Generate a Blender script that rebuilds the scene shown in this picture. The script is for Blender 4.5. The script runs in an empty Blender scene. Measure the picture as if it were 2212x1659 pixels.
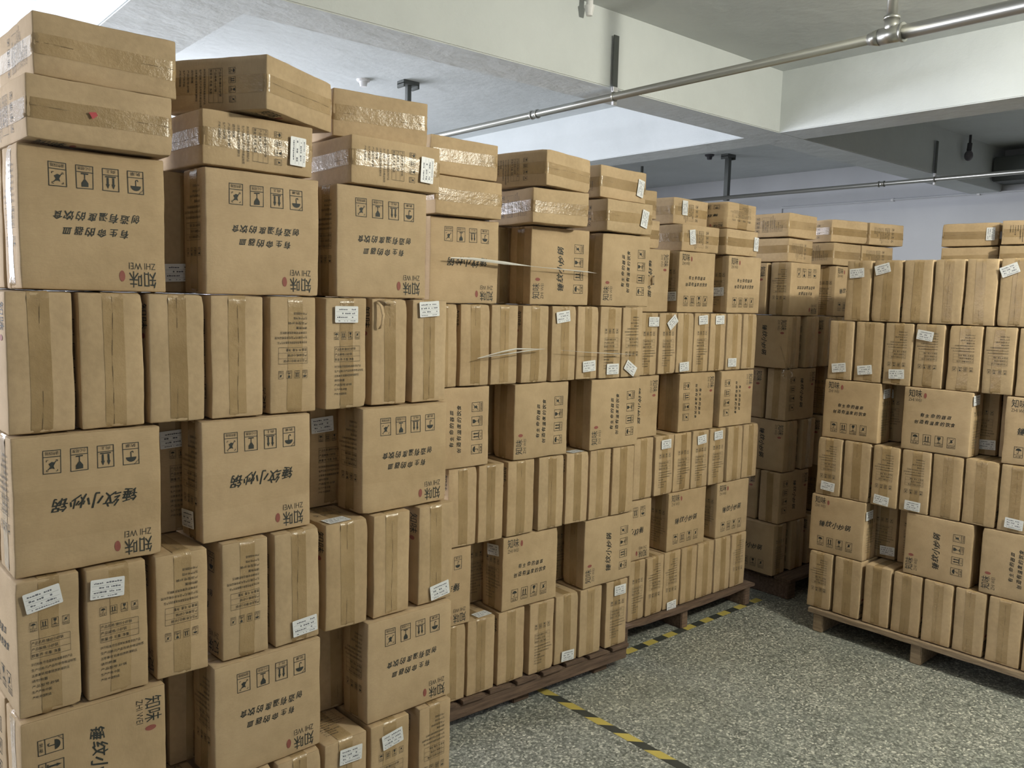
import bpy, bmesh, math, random
from mathutils import Vector, Matrix, noise
S=bpy.context.scene; COL=S.collection
PI=math.pi
# ---------------- camera ----------------
CAM={'right': [0.761412, -0.647747, 0.025998], 'down': [-0.046809, -0.094934, -0.994382], 'fwd': [0.646576, 0.755918, -0.102604], 'f': 1800.860071960236, 'h': 1.932323673093788}
def link(o): COL.objects.link(o); return o
cd=bpy.data.cameras.new('camera'); co=link(bpy.data.objects.new('camera',cd))
cd.sensor_width=36; cd.sensor_fit='HORIZONTAL'; cd.lens=CAM['f']/2212*36; cd.clip_start=.05; cd.clip_end=100
r_=Vector(CAM['right']); u_=-Vector(CAM['down']); b_=-Vector(CAM['fwd'])
co.matrix_world=Matrix(((r_.x,u_.x,b_.x,0),(r_.y,u_.y,b_.y,0),(r_.z,u_.z,b_.z,CAM['h']),(0,0,0,1)))
S.camera=co
# ---------------- world, light, exposure ----------------
vs=S.view_settings; vs.view_transform='Standard'; vs.look='None'; vs.gamma=1; vs.use_curve_mapping=False
vs.exposure=0.0
wd=bpy.data.worlds.new('world'); S.world=wd; wd.use_nodes=True
wd.node_tree.nodes['Background'].inputs[0].default_value=(.62,.72,.9,1)
wd.node_tree.nodes['Background'].inputs[1].default_value=.6
ROOM=dict(x0=-3.0,x1=9.9,y0=-5.0,y1=9.0,zc=3.64)
def area(name,loc,rot,sx,sy,power,col,spread=PI):
    l=bpy.data.lights.new(name,'AREA'); l.shape='RECTANGLE'; l.size=sx; l.size_y=sy; l.energy=power; l.color=col; l.spread=spread
    o=link(bpy.data.objects.new(name,l)); o.location=loc; o.rotation_euler=rot; return o
WIN=[ # wall, span along it, z0, z1, power, colour
 ('left',1.2,2.9,1.7,2.7,20,(.88,.92,1)),
 ('left',4.3,6.8,1.9,2.95,320,(.90,.915,1)),
 ('back',-1.8,.4,.9,2.75,12,(1,.97,.92)),
 ('far',-1.5,3.6,1.9,2.95,470,(.90,.915,1)) ]  # far window is an added source, out of view, brightening the ceiling bay
LAMPS=[(3.8,-.45,3.27,400,(1,.955,.80))]
for (x,y,z,p,c) in LAMPS:
    l=bpy.data.lights.new('bulb_light','POINT'); l.energy=p; l.color=c; l.shadow_soft_size=.11; o=link(bpy.data.objects.new('bulb_light',l)); o.location=(x,y,z)
for (wl,a,b,c,d,pw,cl) in WIN:
    m_,z_=(a+b)/2,(c+d)/2
    if wl=='left': area('daylight',(ROOM['x0']-.02,m_,z_),(0,-PI/2,0),d-c,b-a,pw,cl)
    elif wl=='back': area('daylight',(m_,ROOM['y0']-.02,z_),(PI/2,0,0),b-a,d-c,pw,cl)
    else: area('daylight',(m_,ROOM['y1']+.02,z_),(-PI/2,0,0),b-a,d-c,pw,cl)  # light of the added far window
# ---------------- materials ----------------
def mat(name,col=(.5,.5,.5),rough=.6,metal=0,**k):
    m=bpy.data.materials.new(name); m.use_nodes=True; p=m.node_tree.nodes['Principled BSDF']
    p.inputs['Base Color'].default_value=(*col,1); p.inputs['Roughness'].default_value=rough; p.inputs['Metallic'].default_value=metal
    for kk,v in k.items(): p.inputs[kk.replace('_',' ')].default_value=v
    return m
def N(m,t,**k):
    n=m.node_tree.nodes.new(t)
    for kk,v in k.items(): setattr(n,kk,v)
    return n
def L(m,a,b): m.node_tree.links.new(a,b)
def PB(m): return m.node_tree.nodes['Principled BSDF']
def coords(m,scale=(1,1,1)):
    tc=N(m,'ShaderNodeTexCoord'); mp=N(m,'ShaderNodeMapping'); mp.inputs['Scale'].default_value=scale
    L(m,tc.outputs['Object'],mp.inputs['Vector']); return mp.outputs[0]
def ramp(m,fac,stops):
    r=N(m,'ShaderNodeValToRGB'); L(m,fac,r.inputs[0]); e=r.color_ramp.elements
    e[0].position,e[0].color=stops[0][0],(*stops[0][1],1); e[1].position,e[1].color=stops[-1][0],(*stops[-1][1],1)
    for p,c in stops[1:-1]:
        x=e.new(p); x.color=(*c,1)
    return r.outputs[0]
def noise_tex(m,vec,scale,detail=3,rough=.5):
    n=N(m,'ShaderNodeTexNoise'); n.inputs['Scale'].default_value=scale; n.inputs['Detail'].default_value=detail; n.inputs['Roughness'].default_value=rough
    L(m,vec,n.inputs['Vector']); return n.outputs[0]
def bump(m,h,strength,dist):
    b=N(m,'ShaderNodeBump'); b.inputs['Strength'].default_value=strength; b.inputs['Distance'].default_value=dist
    L(m,h,b.inputs['Height']); L(m,b.outputs[0],PB(m).inputs['Normal'])
def mixc(m,fac,a,b,mode='MIX'):
    x=N(m,'ShaderNodeMix',data_type='RGBA',blend_type=mode)
    if isinstance(fac,(int,float)): x.inputs[0].default_value=fac
    else: L(m,fac,x.inputs[0])
    for i,v in ((6,a),(7,b)):
        if isinstance(v,tuple): x.inputs[i].default_value=(*v,1)
        else: L(m,v,x.inputs[i])
    return x.outputs[2]
# cardboard: each carton has its own slight tone
card=mat('cardboard',rough=.78); card.node_tree.nodes['Principled BSDF'].inputs['Specular IOR Level'].default_value=.25
v=coords(card); oi=N(card,'ShaderNodeObjectInfo')
tone=ramp(card,oi.outputs['Random'],[(0,(.50,.366,.216)),(.4,(.47,.350,.212)),(.7,(.52,.385,.236)),(1,(.45,.327,.190))])
n1=noise_tex(card,v,7,4,.6); blot=ramp(card,n1,[(.3,(.88,.87,.85)),(.7,(1.06,1.06,1.07))])
c1=mixc(card,1,tone,blot,'MULTIPLY')
n2=noise_tex(card,coords(card,(60,60,900)),1,2); c2=mixc(card,1,c1,ramp(card,n2,[(.3,(.95,.95,.95)),(.7,(1.04,1.04,1.04))]),'MULTIPLY')
L(card,c2,PB(card).inputs['Base Color']); bump(card,noise_tex(card,v,16,4,.6),.35,.006)
ink=mat('printing_ink',(.030,.034,.030),.7)
red=mat('red_seal_ink',(.27,.085,.065),.7)
seam=mat('flap_seam',(.13,.09,.05),.9)
tape=mat('packing_tape_film',(.36,.25,.125),.24); PB(tape).inputs['Specular IOR Level'].default_value=.55
v=coords(tape); tn=noise_tex(tape,v,9,3,.6)
oi=N(tape,'ShaderNodeObjectInfo')
L(tape,mixc(tape,1,ramp(tape,tn,[(.3,(.31,.215,.105)),(.7,(.42,.30,.16))]),ramp(tape,oi.outputs['Random'],[(0,(.88,.86,.84)),(1,(1.1,1.1,1.12))]),'MULTIPLY'),PB(tape).inputs['Base Color'])
bump(tape,noise_tex(tape,v,45,4,.7),.5,.004)
paper=mat('label_paper',(.80,.81,.82),.45)
link_ink=mat('label_print',(.13,.14,.17),.6)
wood=mat('pallet_wood',rough=.85); v=coords(wood,(3,30,30)); wn=noise_tex(wood,v,2,5,.65)
L(wood,ramp(wood,wn,[(.25,(.13,.09,.055)),(.5,(.27,.20,.13)),(.75,(.38,.29,.19))]),PB(wood).inputs['Base Color']); bump(wood,wn,.5,.004)
wood2=mat('red_stained_wood',rough=.85); v=coords(wood2,(3,30,30)); wn=noise_tex(wood2,v,2,5,.65)
L(wood2,ramp(wood2,wn,[(.3,(.07,.045,.032)),(.7,(.19,.125,.085))]),PB(wood2).inputs['Base Color']); bump(wood2,wn,.5,.004)
plaster=mat('painted_plaster',rough=.9); v=coords(plaster); pn=noise_tex(plaster,v,1.2,5,.6)
L(plaster,ramp(plaster,pn,[(.3,(.535,.57,.575)),(.7,(.61,.645,.65))]),PB(plaster).inputs['Base Color']); bump(plaster,noise_tex(plaster,v,5,5,.6),.45,.02)
wallp=mat('grey_blue_wall_paint',rough=.85); v=coords(wallp); pn=noise_tex(wallp,v,.8,4,.6)
L(wallp,ramp(wallp,pn,[(.3,(.53,.545,.57)),(.7,(.61,.625,.65))]),PB(wallp).inputs['Base Color']); bump(wallp,noise_tex(wallp,v,6,4,.6),.3,.01)
fl=mat('terrazzo_floor',rough=.42); v=coords(fl)
wv=N(fl,'ShaderNodeTexNoise'); wv.inputs['Scale'].default_value=30; L(fl,v,wv.inputs['Vector'])
va=N(fl,'ShaderNodeVectorMath',operation='SCALE'); va.inputs[3].default_value=.03; L(fl,wv.outputs['Color'],va.inputs[0])
vb=N(fl,'ShaderNodeVectorMath',operation='ADD'); L(fl,v,vb.inputs[0]); L(fl,va.outputs[0],vb.inputs[1])
vo=N(fl,'ShaderNodeTexVoronoi'); vo.inputs['Scale'].default_value=105; L(fl,vb.outputs[0],vo.inputs['Vector'])
sep=N(fl,'ShaderNodeSeparateColor'); L(fl,vo.outputs['Color'],sep.inputs[0])
chip=ramp(fl,sep.outputs[0],[(0,(.14,.148,.135)),(.3,(.25,.258,.238)),(.6,(.35,.353,.325)),(.84,(.49,.485,.44)),(1,(.78,.76,.69))])
ds=ramp(fl,vo.outputs['Distance'],[(.25,(1,1,1)),(.62,(.62,.64,.62))])
big=ramp(fl,noise_tex(fl,v,2.5,4,.6),[(.3,(.82,.84,.83)),(.7,(1.1,1.1,1.08))])
L(fl,mixc(fl,1,mixc(fl,1,chip,ds,'MULTIPLY'),big,'MULTIPLY'),PB(fl).inputs['Base Color'])
steel=mat('galvanised_pipe',(.40,.40,.37),.34,.85)
strapm=mat('hanger_strap_paint',(.10,.11,.105),.6,.2)
darkm=mat('dark_fixture',(.05,.05,.06),.6)
white=mat('white_plastic',(.75,.75,.76),.45)
yel=mat('yellow_tape',(.50,.40,.10),.55); blk=mat('black_tape',(.045,.05,.045),.5)
for m_ in (yel,blk):
    pass
film=bpy.data.materials.new('clear_stretch_film'); film.use_nodes=True; nt=film.node_tree; nt.nodes.clear()
o_=nt.nodes.new('ShaderNodeOutputMaterial'); tr=nt.nodes.new('ShaderNodeBsdfTransparent'); tr.inputs[0].default_value=(.965,.96,.95,1)
gl=nt.nodes.new('ShaderNodeBsdfGlossy'); gl.inputs['Roughness'].default_value=.07; gl.inputs[0].default_value=(1,.98,.95,1)
mx=nt.nodes.new('ShaderNodeMixShader'); fr=nt.nodes.new('ShaderNodeFresnel'); fr.inputs[0].default_value=1.1
tc=nt.nodes.new('ShaderNodeTexCoord'); mp=nt.nodes.new('ShaderNodeMapping'); mp.inputs['Scale'].default_value=(.6,.6,7)
nz=nt.nodes.new('ShaderNodeTexNoise'); nz.inputs['Scale'].default_value=5; bp=nt.nodes.new('ShaderNodeBump'); bp.inputs['Strength'].default_value=.15; bp.inputs['Distance'].default_value=.02
nt.links.new(tc.outputs['Object'],mp.inputs[0]); nt.links.new(mp.outputs[0],nz.inputs['Vector']); nt.links.new(nz.outputs[0],bp.inputs['Height'])
nt.links.new(bp.outputs[0],gl.inputs['Normal']); nt.links.new(bp.outputs[0],fr.inputs['Normal'])
nt.links.new(fr.outputs[0],mx.inputs[0]); nt.links.new(tr.outputs[0],mx.inputs[1]); nt.links.new(gl.outputs[0],mx.inputs[2]); nt.links.new(mx.outputs[0],o_.inputs[0])
# ---------------- helpers ----------------
class MB:
    def __init__(s): s.v=[];s.f=[];s.m=[]
    def add(s,vs,fs,mi=0):
        o=len(s.v); s.v+=[tuple(x) for x in vs]; s.f+=[tuple(i+o for i in f) for f in fs]; s.m+=[mi]*len(fs)
    def box(s,a,b,mi=0,mtx=None):
        vs=[Vector((x,y,z)) for x in (a[0],b[0]) for y in (a[1],b[1]) for z in (a[2],b[2])]
        if mtx: vs=[mtx@p for p in vs]
        s.add(vs,[(0,1,3,2),(4,6,7,5),(0,4,5,1),(2,3,7,6),(0,2,6,4),(1,5,7,3)],mi)
    def tube(s,p,q,r,n=16,mi=0,caps=True,r2=None):
        p,q=Vector(p),Vector(q); d=(q-p).normalized(); a=d.orthogonal().normalized(); b=d.cross(a); r2=r if r2 is None else r2
        vs=[p+(a*math.cos(2*PI*i/n)+b*math.sin(2*PI*i/n))*r for i in range(n)]+[q+(a*math.cos(2*PI*i/n)+b*math.sin(2*PI*i/n))*r2 for i in range(n)]
        fs=[(i,(i+1)%n,n+(i+1)%n,n+i) for i in range(n)]
        if caps: fs+=[tuple(range(n-1,-1,-1)),tuple(range(n,2*n))]
        s.add(vs,fs,mi)
    def mesh(s,name,mats,smooth=False,bev=0):
        me=bpy.data.meshes.new(name); me.from_pydata(s.v,[],s.f)
        for m in mats: me.materials.append(m)
        me.polygons.foreach_set('material_index',s.m)
        if smooth: me.polygons.foreach_set('use_smooth',[True]*len(s.f))
        me.update()
        bm=bmesh.new(); bm.from_mesh(me); bmesh.ops.recalc_face_normals(bm,faces=bm.faces)
        if bev: bmesh.ops.bevel(bm,geom=list(bm.edges),offset=bev,segments=2,affect='EDGES')
        bm.to_mesh(me); bm.free(); return me
def obj(name,me,parent=None,mtx=None):
    o=link(bpy.data.objects.new(name,me))
    if parent: o.parent=parent
    if mtx is not None: o.matrix_local=mtx
    return o
def empty(name,loc,rz=0,label=None,cat=None,group=None):
    o=link(bpy.data.objects.new(name,None)); o.location=loc; o.rotation_euler=(0,0,rz); o.empty_display_size=.05; tag(o,label,cat,group); return o
def tag(o,label=None,cat=None,group=None,kind=None):
    if label: o['label']=label
    if cat: o['category']=cat
    if group: o['group']=group
    if kind: o['kind']=kind
    return o
# ---------------- room shell ----------------
x0,x1,y0,y1,zc=[ROOM[k] for k in ('x0','x1','y0','y1','zc')]
def struct(name,mb,m,bev=0): return tag(obj(name,mb.mesh(name,[m],bev=bev)),kind='structure')
mb=MB(); mb.box((x0,y0,-.1),(x1,y1,0)); struct('floor',mb,fl)
mb=MB(); mb.box((x0,y0,zc),(x1,y1,zc+.12)); struct('ceiling',mb,plaster)
mb=MB(); mb.box((x1,y0,0),(x1+.15,y1,zc)); struct('wall_right',mb,wallp)
def holed(name,axis,lo,hi,p0,p1,wins):
    mb=MB(); ys=[lo]+[t for w in wins for t in w[1:3]]+[hi]
    def bx(a,b,c,d):
        mb.box((p0,a,c),(p1,b,d)) if axis=='y' else mb.box((a,p0,c),(b,p1,d))
    for i in range(0,len(ys),2): bx(ys[i],ys[i+1],0,zc)
    for w in wins: bx(w[1],w[2],0,w[3]); bx(w[1],w[2],w[4],zc)
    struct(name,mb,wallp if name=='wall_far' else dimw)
    for w in wins:
        m2=MB(); t=.04; pa,pb=(p1-.01,p1+.03) if p1 in (x0,y0) else (p0-.03,p0+.01)
        def bb(a,b,c,d): m2.box((pa,a,c),(pb,b,d)) if axis=='y' else m2.box((a,pa,c),(b,pb,d))
        for yy in (w[1],w[2]-t): bb(yy,yy+t,w[3],w[4])
        for zz in (w[3],w[4]-t,(w[3]+w[4])/2): bb(w[1]+t,w[2]-t,zz,zz+t)
        struct('window_%d'%(WIN.index(w)+1),m2,white)
dimw=mat('brown_grey_wall_paint',(.22,.20,.18),.9)  # for walls out of view, coloured dark to cut bounced light
WS=lambda n:[w for w in WIN if w[0]==n]
white=mat('white_frame_paint',(.75,.75,.76),.45)
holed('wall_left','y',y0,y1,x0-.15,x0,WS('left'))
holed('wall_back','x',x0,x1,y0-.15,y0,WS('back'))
holed('wall_far','x',x0,x1,y1,y1+.15,WS('far'))
# beams: one along x, two along y, meeting in a grid under the slab
zs=3.2
def beam(name,a,b):
    mb=MB(); mb.box(a,b); return struct(name,mb,plaster,bev=.006)
beam('trim_1',(x0,3.56,zs),(x1,3.87,zc+.01))
beam('trim_2',(5.585,y0,zs+.0008),(5.93,y1,zc+.01))
beam('trim_3',(1.175,y0,zs+.0008),(1.625,y1,zc+.01))
# conduit box line on the far wall is a thin pipe below
# ---------------- carton meshes ----------------
W0,D0=.35,.158; HX,HY,HZ=W0/2,D0/2,W0/2; HALF=(HX,HY,HZ); RR=.0045
def deform(p,seed,off=0.0,amp=1.0):
    inner=Vector([max(-(h-RR),min(h-RR,c)) for c,h in zip(p,HALF)]); d=p-inner
    if d.length<1e-9: return p.copy()
    d.normalize(); q=inner+d*(RR+off)
    for ax in range(3):
        if abs(p[ax])>HALF[ax]-1e-5:
            o=[i for i in range(3) if i!=ax]; k=(1-(p[o[0]]/HALF[o[0]])**2)*(1-(p[o[1]]/HALF[o[1]])**2)
            bulge=(.0035 if ax==1 else .0015)*amp
            q[ax]+=math.copysign(bulge*max(0,k),p[ax])
    nv=noise.noise_vector(p*7+Vector((seed*13.1,seed*5.7,0)))*.0019+noise.noise_vector(p*26+Vector((seed*3.1,0,seed)))*.0009
    ed=sum(1 for i in range(3) if abs(p[i])>HALF[i]-.02)
    if ed>=2: nv*=1.25
    if ed==3:
        t=noise.noise(Vector((math.copysign(3,p.x),math.copysign(5,p.y),math.copysign(7,p.z)))+Vector((seed*1.7,0,0)))
        nv-=Vector([math.copysign(1,c) for c in p])*max(0,t)*.008
    return q+nv*amp
def lin(h,n):
    a=[-h,-h+.35*RR,-h+RR]; m=[-h+RR+(2*(h-RR))*i/n for i in range(1,n)]; return a+m+[h-RR,h-.35*RR,h]
def shell(mb,seed):
    for ax in range(3):
        o=[i for i in range(3) if i!=ax]; A=lin(HALF[o[0]],14 if HALF[o[0]]>.1 else 8); B=lin(HALF[o[1]],14 if HALF[o[1]]>.1 else 8)
        for sg in (-1,1):
            vs=[]
            for a in A:
                for b in B:
                    p=Vector((0,0,0)); p[ax]=sg*HALF[ax]; p[o[0]]=a; p[o[1]]=b; vs.append(deform(p,seed))
            nb=len(B); mb.add(vs,[(i*nb+j,(i+1)*nb+j,(i+1)*nb+j+1,i*nb+j+1) for i in range(len(A)-1) for j in range(nb-1)])
# glyph outlines from the built-in font
_g={}
def glyph(text,bold=0.0,shear=0.0):
    key=(text,bold,shear)
    if key in _g: return _g[key]
    c=bpy.data.curves.new('lettering','FONT'); c.body=text; c.size=1; c.resolution_u=1; c.align_x='LEFT'; c.offset=bold; c.shear=shear; c.fill_mode='FRONT'
    o=bpy.data.objects.new('lettering',c); COL.objects.link(o); dg=bpy.context.evaluated_depsgraph_get(); dg.update()
    me=bpy.data.meshes.new_from_object(o.evaluated_get(dg)); vs=[(p.co.x,p.co.y) for p in me.vertices]; fs=[tuple(p.vertices) for p in me.polygons]
    bpy.data.objects.remove(o); bpy.data.meshes.remove(me); bpy.data.curves.remove(c)
    if vs: xa=min(v[0] for v in vs); xb=max(v[0] for v in vs); ya=min(v[1] for v in vs); yb=max(v[1] for v in vs)
    else: xa=xb=ya=yb=0
    _g[key]=(vs,fs,xa,xb,ya,yb); return _g[key]
def put_text(P,text,x,y,h,bold=0,shear=0,mi=1,w=None,rough=0,seed=0,spacing=0):
    """text with left x, bottom y, height h; optional total width w; P collects 2-D polygons"""
    if spacing:
        for i,ch in enumerate(text):
            vs,fs,xa,xb,ya,yb=glyph(ch,bold,shear); sc_=h*(1+.08*math.sin(i*1.7+seed)); yy=y+.06*h*math.sin(i*2.3+seed); o=[]
            for (a,b) in vs:
                n1=noise.noise(Vector((a*3.5+seed+i,b*3.5,1))); n2=noise.noise(Vector((a*3.5,b*3.5+seed+i,9)))
                o.append((x+i*spacing+(a*.95+n1*rough*.10)*sc_,yy+(b+.09+n2*rough*.10)*sc_))
            P.append((o,fs,mi)); P.append(([(a+h*.018,b+h*.012) for a,b in o],fs,mi)); P.append(([(a-h*.018,b+h*.02) for a,b in o],fs,mi))
        return
    vs,fs,xa,xb,ya,yb=glyph(text,bold,shear)
    if not vs: return
    sy=h/(yb-ya); sx=sy if w is None else w/(xb-xa)
    o=[]
    for (a,b) in vs:
        X=x+(a-xa)*sx; Y=y+(b-ya)*sy
        if rough:
            X+=noise.noise(Vector((a*5+seed,b*5,1)))*rough*h*.22; Y+=noise.noise(Vector((a*5,b*5+seed,9)))*rough*h*.22
        o.append((X,Y))
    P.append((o,fs,mi))
def rect(P,x,y,w,h,mi=1,n=1):
    n=max(1,int(max(w,h)/.03)); o=[];f=[]
    if w>=h:
        for i in range(n+1): o+=[(x+w*i/n,y),(x+w*i/n,y+h)]
    else:
        for i in range(n+1): o+=[(x+w,y+h*i/n),(x,y+h*i/n)]
    f=[(2*i,2*i+2,2*i+3,2*i+1) for i in range(n)]; P.append((o,f,mi))
def frame(P,x,y,w,h,t,mi=1):
    rect(P,x,y,w,t,mi); rect(P,x,y+h-t,w,t,mi); rect(P,x,y,t,h,mi); rect(P,x+w-t,y,t,h,mi)
def poly(P,pts,mi=1): P.append((pts,[tuple(range(len(pts)))],mi))
def line(P,a,b,t,mi=1):
    dx,dy=b[0]-a[0],b[1]-a[1]; l=math.hypot(dx,dy) or 1; nx,ny=-dy/l*t/2,dx/l*t/2
    poly(P,[(a[0]+nx,a[1]+ny),(a[0]-nx,a[1]-ny),(b[0]-nx,b[1]-ny),(b[0]+nx,b[1]+ny)],mi)
def icon(P,k,x,y,w,h,small=False):
    t=w*.045; frame(P,x,y,w,h,t); cap=h*.27
    rect(P,x,y+cap,w,t)
    s=w; cx=x+w/2; by=y+cap; ih=h-cap
    if k==0:
        pts=[(cx+math.cos(a)*s*.32,by+ih*.52+math.sin(a)*ih*.3) for a in [PI*i/8 for i in range(9)]]; poly(P,pts)
        line(P,(cx,by+ih*.55),(cx,by+ih*.2),t*1.3); line(P,(cx,by+ih*.2),(cx-s*.12,by+ih*.16),t*1.3); line(P,(cx-s*.12,by+ih*.16),(cx-s*.14,by+ih*.26),t*1.3)
        for i in range(3): line(P,(cx-s*.38+i*s*.1,by+ih*.82+i*.004),(cx-s*.44+i*s*.1,by+ih*.7+i*.004),t*.6)
    elif k==1:
        for q in (-.17,.17):
            line(P,(cx+q*s,by+ih*.18),(cx+q*s,by+ih*.62),t*2.6); poly(P,[(cx+q*s-s*.11,by+ih*.58),(cx+q*s+s*.11,by+ih*.58),(cx+q*s,by+ih*.86)])
        line(P,(cx-s*.32,by+ih*.12),(cx+s*.32,by+ih*.12),t*1.6)
    elif k==2:
        poly(P,[(cx-s*.2,by+ih*.88),(cx-s*.2,by+ih*.66),(cx-s*.05,by+ih*.45),(cx+s*.05,by+ih*.45),(cx+s*.2,by+ih*.66),(cx+s*.2,by+ih*.88)])
        line(P,(cx,by+ih*.5),(cx,by+ih*.14),t*1.2); line(P,(cx-s*.2,by+ih*.12),(cx+s*.2,by+ih*.12),t*1.8)
    else:
        for a,b in (((-.3,.3),(-.3,.2)),((-.3,.2),(-.2,.2)),((.3,.75),(.3,.85)),((.3,.85),(.2,.85)),((-.3,.75),(-.3,.85)),((-.3,.85),(-.2,.85)),((.3,.3),(.3,.2)),((.3,.2),(.2,.2))):
            line(P,(cx+a[0]*s,by+ih*a[1]),(cx+b[0]*s,by+ih*b[1]),t*.7)
        poly(P,[(cx-s*.18,by+ih*.36),(cx+s*.02,by+ih*.3),(cx+s*.2,by+ih*.42),(cx+s*.1,by+ih*.55),(cx+s*.16,by+ih*.72),(cx-s*.02,by+ih*.68),(cx-s*.14,by+ih*.74),(cx-s*.08,by+ih*.55)])
        line(P,(cx-s*.24,by+ih*.25),(cx+s*.24,by+ih*.78),t*1.1)
    capt=['防潮','向上','小心轻放','请勿踩踏'][k]
    n=len(capt); put_text(P,capt,x+w*(.22 if n==2 else .12),y+cap*.22,cap*.55,bold=0,w=w*(.56 if n==2 else .76))
def face_print(kind):
    """front print in face coordinates, origin lower left, size W0 x W0"""
    P=[]; w=W0
    put_text(P,'知味',w*.075,w*.845,w*.125,bold=0,w=w*.20); put_text(P,'ZHI WEI',w*.078,w*.782,w*.048,bold=-.01,w=w*.195)
    pts=[(w*.325+math.cos(a)*w*.021,w*.885+math.sin(a)*w*.042) for a in [2*PI*i/14 for i in range(14)]]; poly(P,pts,2)
    if kind=='s':
        put_text(P,'有生命的器皿',w*.265,w*.545,w*.066,bold=0,shear=.22,rough=.6,seed=3,spacing=w*.079)
        put_text(P,'创造有温度的饮食',w*.185,w*.435,w*.068,bold=0,shear=.22,rough=.6,seed=11,spacing=w*.076)
    else:
        put_text(P,'锤纹小炒锅',w*.17,w*.455,w*.118,bold=0,shear=.28,rough=.6,seed=5,spacing=w*.118)
    for k in range(4): icon(P,k,w*(.155+.178*k),w*.105,w*.118,w*.168)
    return P
def side_print():
    """small print on the narrow side, size D0 x W0"""
    P=[]; d,w=D0,W0
    for k in range(4): icon(P,k,d*(.2+.175*k),w*.63,d*.115,w*.068)
    X,Yt,Wd,Hh=d*.2,w*.43,d*.64,w*.14; frame(P,X,Yt,Wd,Hh,.0008)
    for i in (1,2): rect(P,X,Yt+Hh*i/3,Wd,.0006)
    for i,t in enumerate(['产品名称:锤纹小炒锅','产品规格:小炒锅','数量:件 毛重: 净重:']): put_text(P,t,X+.002,Yt+Hh*(2-i)/3+.0035,.0085,bold=0,w=Wd*(.8,.66,.74)[i])
    rows=[('执行标准:符合国家标准要求的产品',.66),('生产日期:见产品包装合格证标签',.72),('注意事项:轻拿轻放防潮防压',.60),('请勿倒置',.25),('产品型号:炒锅',.42),('生产产地:中国',.30),('产地:中国制造',.30)]
    y=Yt-.018
    for t,f in rows: put_text(P,t,X,y,.0075,bold=0,w=d*f); y-=.0145
    return P
def stamp(mb,P,where,seed,off=.0009):
    sg=1 if where[0]=='+' else -1; ax=where[1]
    for o,fs,mi in P:
        vs=[]
        for (a,b) in o:
            if ax=='y': p=Vector(((a-HX)*(-sg) ,sg*HY,b-HZ))
            else: p=Vector((sg*HX,(a-HY)*sg,b-HZ))
            p[2]=max(-HZ+.0065,min(HZ-.0065,p[2])); vs.append(deform(p,seed,off))
        mb.add(vs,fs,mi)
def body_mesh(kind,seed):
    mb=MB(); shell(mb,seed)
    P=face_print(kind); P2=face_print('w' if kind=='s' else 's')
    stamp(mb,P,'-y',seed); stamp(mb,P if seed%2 else P2,'+y',seed)
    Q=side_print(); stamp(mb,Q,'+x',seed,.0016); stamp(mb,Q,'-x',seed,.0016)
    # flap seams on the two flap sides
    for sg in (-1,1):
        n=24
        for i in range(n):
            a=-HX+.008+(2*HX-.016)*i/n; b=-HX+.008+(2*HX-.016)*(i+1)/n; ww=.0004*(1+.8*math.sin(i*1.3+seed*2)); y=.0015*math.sin(i*.35+seed)
            if seed%2==0 and 5<i<17: continue
            mb.add([deform(Vector((a,y-ww,sg*HZ)),seed,.0014),deform(Vector((b,y-ww,sg*HZ)),seed,.0014),deform(Vector((b,y+ww,sg*HZ)),seed,.0014),deform(Vector((a,y+ww,sg*HZ)),seed,.0014)],[(0,1,2,3)],3)
    me=bpy.data.meshes.new('box_body'); me.from_pydata(mb.v,[],mb.f)
    for m in (card,ink,red,seam): me.materials.append(m)
    me.polygons.foreach_set('material_index',mb.m); me.polygons.foreach_set('use_smooth',[m==0 for m in mb.m]); me.update()
    bm=bmesh.new(); bm.from_mesh(me)
    bmesh.ops.remove_doubles(bm,verts=[v for v in bm.verts if v.link_faces and v.link_faces[0].material_index==0],dist=1e-6)
    bm.to_mesh(me); bm.free(); return me
def tape_mesh(seed):
    mb=MB(); hw=.026; pts=[]
    per=[(-HX,-HZ),(HX,-HZ),(HX,HZ),(-HX,HZ)]
    for i in range(4):
        a,b=per[i],per[(i+1)%4]; n=22
        for j in range(n):
            t=j/n; pts.append((a[0]+(b[0]-a[0])*t,a[1]+(b[1]-a[1])*t))
    sh=.004*math.sin(seed*2.1); cols=6; vs=[]
    for k,(x,z) in enumerate(pts):
        for c in range(cols+1):
            y=sh+.003*math.sin(k*.11+seed)+(-hw+2*hw*c/cols); cr=noise.noise(Vector((x*40,y*40,z*40+seed)))
            near=min(HX-abs(x),HZ-abs(z)) if True else 0
            e=abs(abs(x)-HX)<.03 and abs(abs(z)-HZ)<.03
            vs.append(deform(Vector((x,y,z)),seed,.0007+(max(0,cr)*.004 if e else max(0,cr)*.0004)))
    n=len(pts); C=cols+1
    mb.add(vs,[(k*C+c,((k+1)%n)*C+c,((k+1)%n)*C+c+1,k*C+c+1) for k in range(n) for c in range(cols)])
    return mb.mesh('packing_tape',[tape],smooth=True)
NV=4
BODY={(k,s):body_mesh(k,s) for k in 'sw' for s in range(1,NV+1)}
TAPE={s:tape_mesh(s) for s in range(1,NV+1)}
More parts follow.
